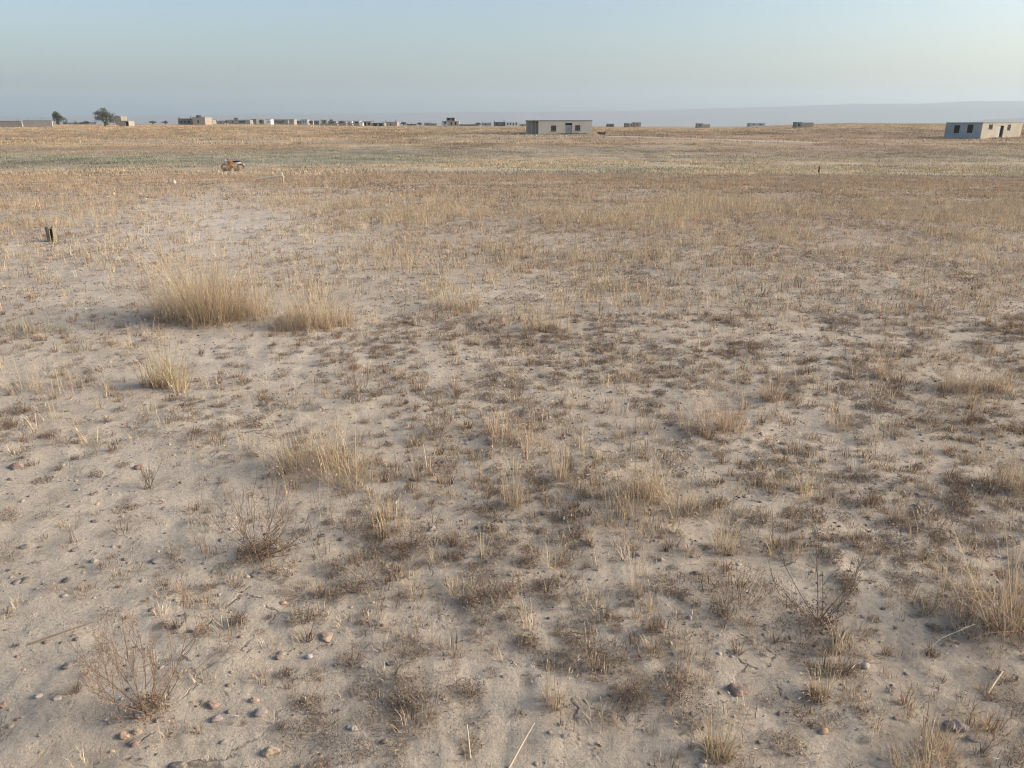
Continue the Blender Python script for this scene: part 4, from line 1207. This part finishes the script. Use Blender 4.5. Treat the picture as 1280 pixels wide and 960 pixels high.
tree(715, 165, 3.2, 36, 'low green weeds along the foot of the long cement house', [(-.35, .35, 0, .16), (-.1, .4, 0, .16), (.15, .4, 0, .18), (.38, .35, 0, .14)], (.13, .13, .07), 74, trunk_h=0, kindname='weed_patch', cat='weeds', group='bushes near the houses', n=700)
tree(413, 560, 4, 7, 'tiny dark bush rising among the village houses', [(0, .5, 0, .34)], (.06, .07, .055), 75, trunk_h=0, kindname='dark_bush', cat='bush', group='bushes near the houses', n=300)

for px, Y, hp, wp, lb in ((262, 480, 6, 7, 'tiny tree right of the tan pink house'), (282.5, 500, 5.5, 6, 'tiny tree between the wide greyish house and the long grey one'),
        (326, 590, 6.5, 6, 'small tree rising over the plain grey house'), (350, 600, 5.5, 9, 'wide low tree over the long house right of the white building'),
        (388, 560, 6, 6, 'small tree over the tiny cream house'), (426, 560, 5.5, 6, 'small tree behind the middle of the long pinkish wall'),
        (504, 520, 4.5, 8, 'low tree in the gap right of the village'), (524, 560, 4, 7, 'low tree left of the small dark house'), (598, 500, 4, 7, 'low tree at the right end of the long low dark wall'),
        (190, 470, 4.5, 10, 'low spreading tree left of the long dark roofed house'), (206, 520, 4.5, 8, 'smaller low tree nearer the long dark roofed house'), (108, 420, 4.5, 10, 'low bush between the two grey green trees')):
    tree(px, Y, hp, wp, lb, [(-.15, .5, 0, .32), (.2, .42, 0, .3), (0, .7, 0, .22)], (.10, .108, .085), int(px), trunk_px=.9, trunk_h=.15, kindname='small_tree', group='small trees among the far houses', n=420, leafpx=.8)

def treeline():
    pb = PB()
    for k in range(70):
        px = rng.uniform(-120, 118); Y = rng.uniform(600, 680); m = mpp(Y)
        x = col_x(px, Y); z = gz1(x, Y, False)
        h = m * rng.uniform(3.0, 5.4) * (1 if px < 62 else .75); w = m * rng.uniform(2.5, 5)
        for _ in range(70):
            p = np.array([x, Y, z]) + np.array([rng.normal(0, w * .4), rng.normal(0, w * .3), abs(rng.normal(.45, .28)) * h])
            pb.leaf(p, m * rng.uniform(.6, 1.2), m * .7, var((.075, .08, .062), .2), 1)
    tag(pb.build('distant_treeline'), 'thin dark line of far trees on the left skyline', kind='stuff')
treeline()

# ------------------------------------------------------------------ motorcycle in the mid field
def motorcycle():
    loc, m = px2m(291, 210.5)
    root = empty('motorcycle', loc, PI, 'small orange and white motorcycle parked in the grass on the left', 'motorcycle')
    root.rotation_euler = (math.radians(9), 0, PI + .12); root.location.z -= .2
    blk = flat('black_rubber', (.02, .02, .021), .7); org = flat('orange_paint', (.50, .20, .10), .5); wht = flat('white_paint_gloss', (.72, .71, .68), .35)
    stl = flat('dull_steel', (.4, .4, .4), .4, .8); drk = flat('dark_engine', (.06, .06, .062), .5, .4); red = flat('red_paint', (.42, .06, .04), .35)
    for xw in (-.58, .58):
        w = MB().ring((xw, 0, .27), .235, .045).build('wheel', blk, root, smooth_=True)
        rm = MB().ring((xw, 0, .27), .19, .014)
        for k in range(12):
            a = k * PI / 6; rm.tube([(xw, 0, .27), (xw + .19 * math.cos(a), 0, .27 + .19 * math.sin(a))], .004, 4)
        rm.tube([(xw, -.05, .27), (xw, .05, .27)], .035, 8)
        rm.build('rim', stl, w)
    f = MB()
    for s in (-.07, .07): f.tube([(.58, s, .27), (.45, s, .62), (.40, s, .82)], .018, 6)
    f.build('fork', stl, root)
    MB().tube([(.36, 0, .74), (.1, 0, .34), (-.2, 0, .3), (-.58, 0, .27)], .025, 6).build('frame', drk, root)
    h = MB().tube([(.30, -.34, .95), (.37, -.15, .90), (.39, 0, .86), (.37, .15, .90), (.30, .34, .95)], .014, 6).build('handlebar', blk, root)
    for s in (-.3, .3): MB().ell((.36, s, 1.08), (.015, .06, .045)).build('mirror', blk, h)
    MB().ell((.50, 0, .78), (.09, .09, .1)).build('headlight', wht, root, smooth_=True)
    MB().ell((.14, 0, .66), (.24, .12, .13), rot=-.15).build('fuel_tank', org, root, smooth_=True)
    MB().ell((.12, 0, .46), (.26, .10, .16)).build('side_panel', org, root, smooth_=True)
    MB().ell((.16, 0, .27), (.17, .11, .15)).build('engine', drk, root, smooth_=True)
    MB().ell((-.26, 0, .70), (.32, .13, .065)).build('seat', blk, root, smooth_=True)
    MB().ell((-.38, 0, .58), (.28, .10, .09), rot=-.12).build('tail_panel', wht, root, smooth_=True)
    fd = MB(); 
    for c, sgn in ((.58, 1), (-.58, -1)):
        b = MB(); vs = []; fs = []
        for i in range(9):
            a = PI * (.15 + .6 * i / 8) if sgn > 0 else PI * (.25 + .6 * i / 8)
            for s in (-.06, .06):
                for rr in (.295, .31): vs.append((c + rr * math.cos(a), s, .27 + rr * math.sin(a)))
        for i in range(8):
            a, b2 = i * 4, i * 4 + 4
            fs += [(a, a + 2, b2 + 2, b2), (a + 1, b2 + 1, b2 + 3, a + 3), (a, b2, b2 + 1, a + 1), (a + 2, a + 3, b2 + 3, b2 + 2)]
        b.add(vs, fs); b.build('fender', red if sgn > 0 else wht, root)
    MB().tube([(.1, -.11, .2), (-.2, -.13, .2), (-.62, -.14, .3)], [.02, .035, .045], 8).build('exhaust', stl, root)
    MB().box(-.62, -.3, -.1, .1, .765, .79).build('luggage_rack', stl, root)
    MB().ell((-.66, 0, .6), (.03, .06, .03)).build('tail_light', red, root)
    MB().tube([(0, .08, .28), (-.08, .3, .0)], .014, 6).build('kickstand', drk, root)
    root.scale = (.98, .98, .98)
motorcycle()

# ------------------------------------------------------------------ hills
def hills(name, r0, r1, azp, ytops, seed, tint):
    pxs = np.linspace(azp[0], azp[1], 150); nr = 22
    az = np.arctan2((pxs - CX) / FPX, CP)
    rr = np.linspace(r0, r1, nr)
    A, R = np.meshgrid(az, rr)
    x = R * np.sin(A); y = R * np.cos(A)
    top = np.interp(pxs, *ytops)[None, :]
    rc = (r0 + r1) / 2
    el = (148 - top) / 1076.0 * rc * np.cos(A)
    base = gz(x.ravel(), y.ravel(), False).reshape(x.shape)
    t = np.linspace(0, 1, nr)[:, None]
    bell = np.sin(PI * t) ** 1.1
    n = fbm(x / 600 + seed, y / 600, seed, 4) - .5
    el = el + (fbm(x / 420 + seed, y * 0 + 3., 5, 4) - .5) * 26 * smooth(600, 1000, np.tile(pxs, (nr, 1)))
    z = base - 4 + (el + EYE - base + 4) * bell * (1 + .22 * n * (bell < .97)) + n * 10 * bell
    v = np.stack([x, y, z], -1).reshape(-1, 3); na = len(pxs)
    i, j = np.meshgrid(np.arange(nr - 1), np.arange(na - 1), indexing='ij')
    f = np.stack([i * na + j, i * na + j + 1, (i + 1) * na + j + 1, (i + 1) * na + j], -1).reshape(-1, 4)
    o = mk(name, v, f, np.tile(tint, (len(v), 1)), M_HILL, None, True)
    tag(o, kind='structure')
M_HILL = stone_mat('hill_rock')
hills('hills', 5400, 8200, (-500, 1800), ([-500, 200, 400, 690, 830, 900, 960, 1060, 1120, 1280, 1500, 1800], [146, 145, 142, 139.5, 137, 135, 132.5, 130, 128, 125.5, 124, 126]), 3, (.2, .165, .135))
hills('foothills', 3300, 4700, (1120, 1800), ([1120, 1165, 1210, 1280, 1500, 1800], [154, 148.5, 145, 141.5, 138, 138]), 8, (.22, .18, .145))

# ------------------------------------------------------------------ air, sky, sun, camera
HZ = 0.00017
m = bpy.data.materials.new('haze'); m.use_nodes = True
nt = m.node_tree; nt.nodes.clear()
out = nt.nodes.new('ShaderNodeOutputMaterial'); pv = nt.nodes.new('ShaderNodeVolumePrincipled')
pv.inputs['Color'].default_value = (.60, .73, .83, 1); pv.inputs['Density'].default_value = HZ; pv.inputs['Anisotropy'].default_value = .25
nt.links.new(pv.outputs[0], out.inputs['Volume'])
hz = MB().box(-8900, 8900, -8900, 8900, -62, 250).build('haze', m)
tag(hz, 'thin pale haze over the plain', kind='stuff')

SUN_AZ, SUN_EL = math.radians(91), math.radians(21)
w = bpy.data.worlds.new('World'); S.world = w; w.use_nodes = True
nt = w.node_tree; bg = nt.nodes['Background']
sk = nt.nodes.new('ShaderNodeTexSky'); sk.sky_type = 'NISHITA'; sk.sun_disc = False
sk.sun_elevation = SUN_EL; sk.sun_rotation = SUN_AZ
sk.air_density = 1.0; sk.dust_density = 3.6; sk.ozone_density = 1.8; sk.altitude = 300
nt.links.new(sk.outputs[0], bg.inputs[0]); bg.inputs[1].default_value = .091
L = bpy.data.lights.new('sun', 'SUN'); L.energy = 2.45; L.angle = math.radians(34); L.color = (1, .89, .74)
lo = bpy.data.objects.new('sun', L); C.objects.link(lo)
sv = Vector((math.sin(SUN_AZ) * math.cos(SUN_EL), math.cos(SUN_AZ) * math.cos(SUN_EL), math.sin(SUN_EL)))
lo.rotation_euler = (-sv).to_track_quat('-Z', 'Y').to_euler()

cam = bpy.data.cameras.new('camera'); co = bpy.data.objects.new('camera', cam); C.objects.link(co)
co.location = (0, 0, EYE); co.rotation_euler = (PI / 2 - PITCH, 0, 0)
cam.sensor_width = 36; cam.lens = 36 * FPX / 1280; cam.clip_start = .05; cam.clip_end = 30000
S.camera = co
S.view_settings.view_transform = 'Standard'; S.view_settings.look = 'None'; S.view_settings.gamma = 1
S.view_settings.exposure = 1.24
S.cycles.pixel_filter_type = 'BLACKMAN_HARRIS'; S.cycles.filter_width = 1.1
S.cycles.max_bounces = 6; S.cycles.diffuse_bounces = 3; S.cycles.volume_bounces = 1; S.cycles.transparent_max_bounces = 4
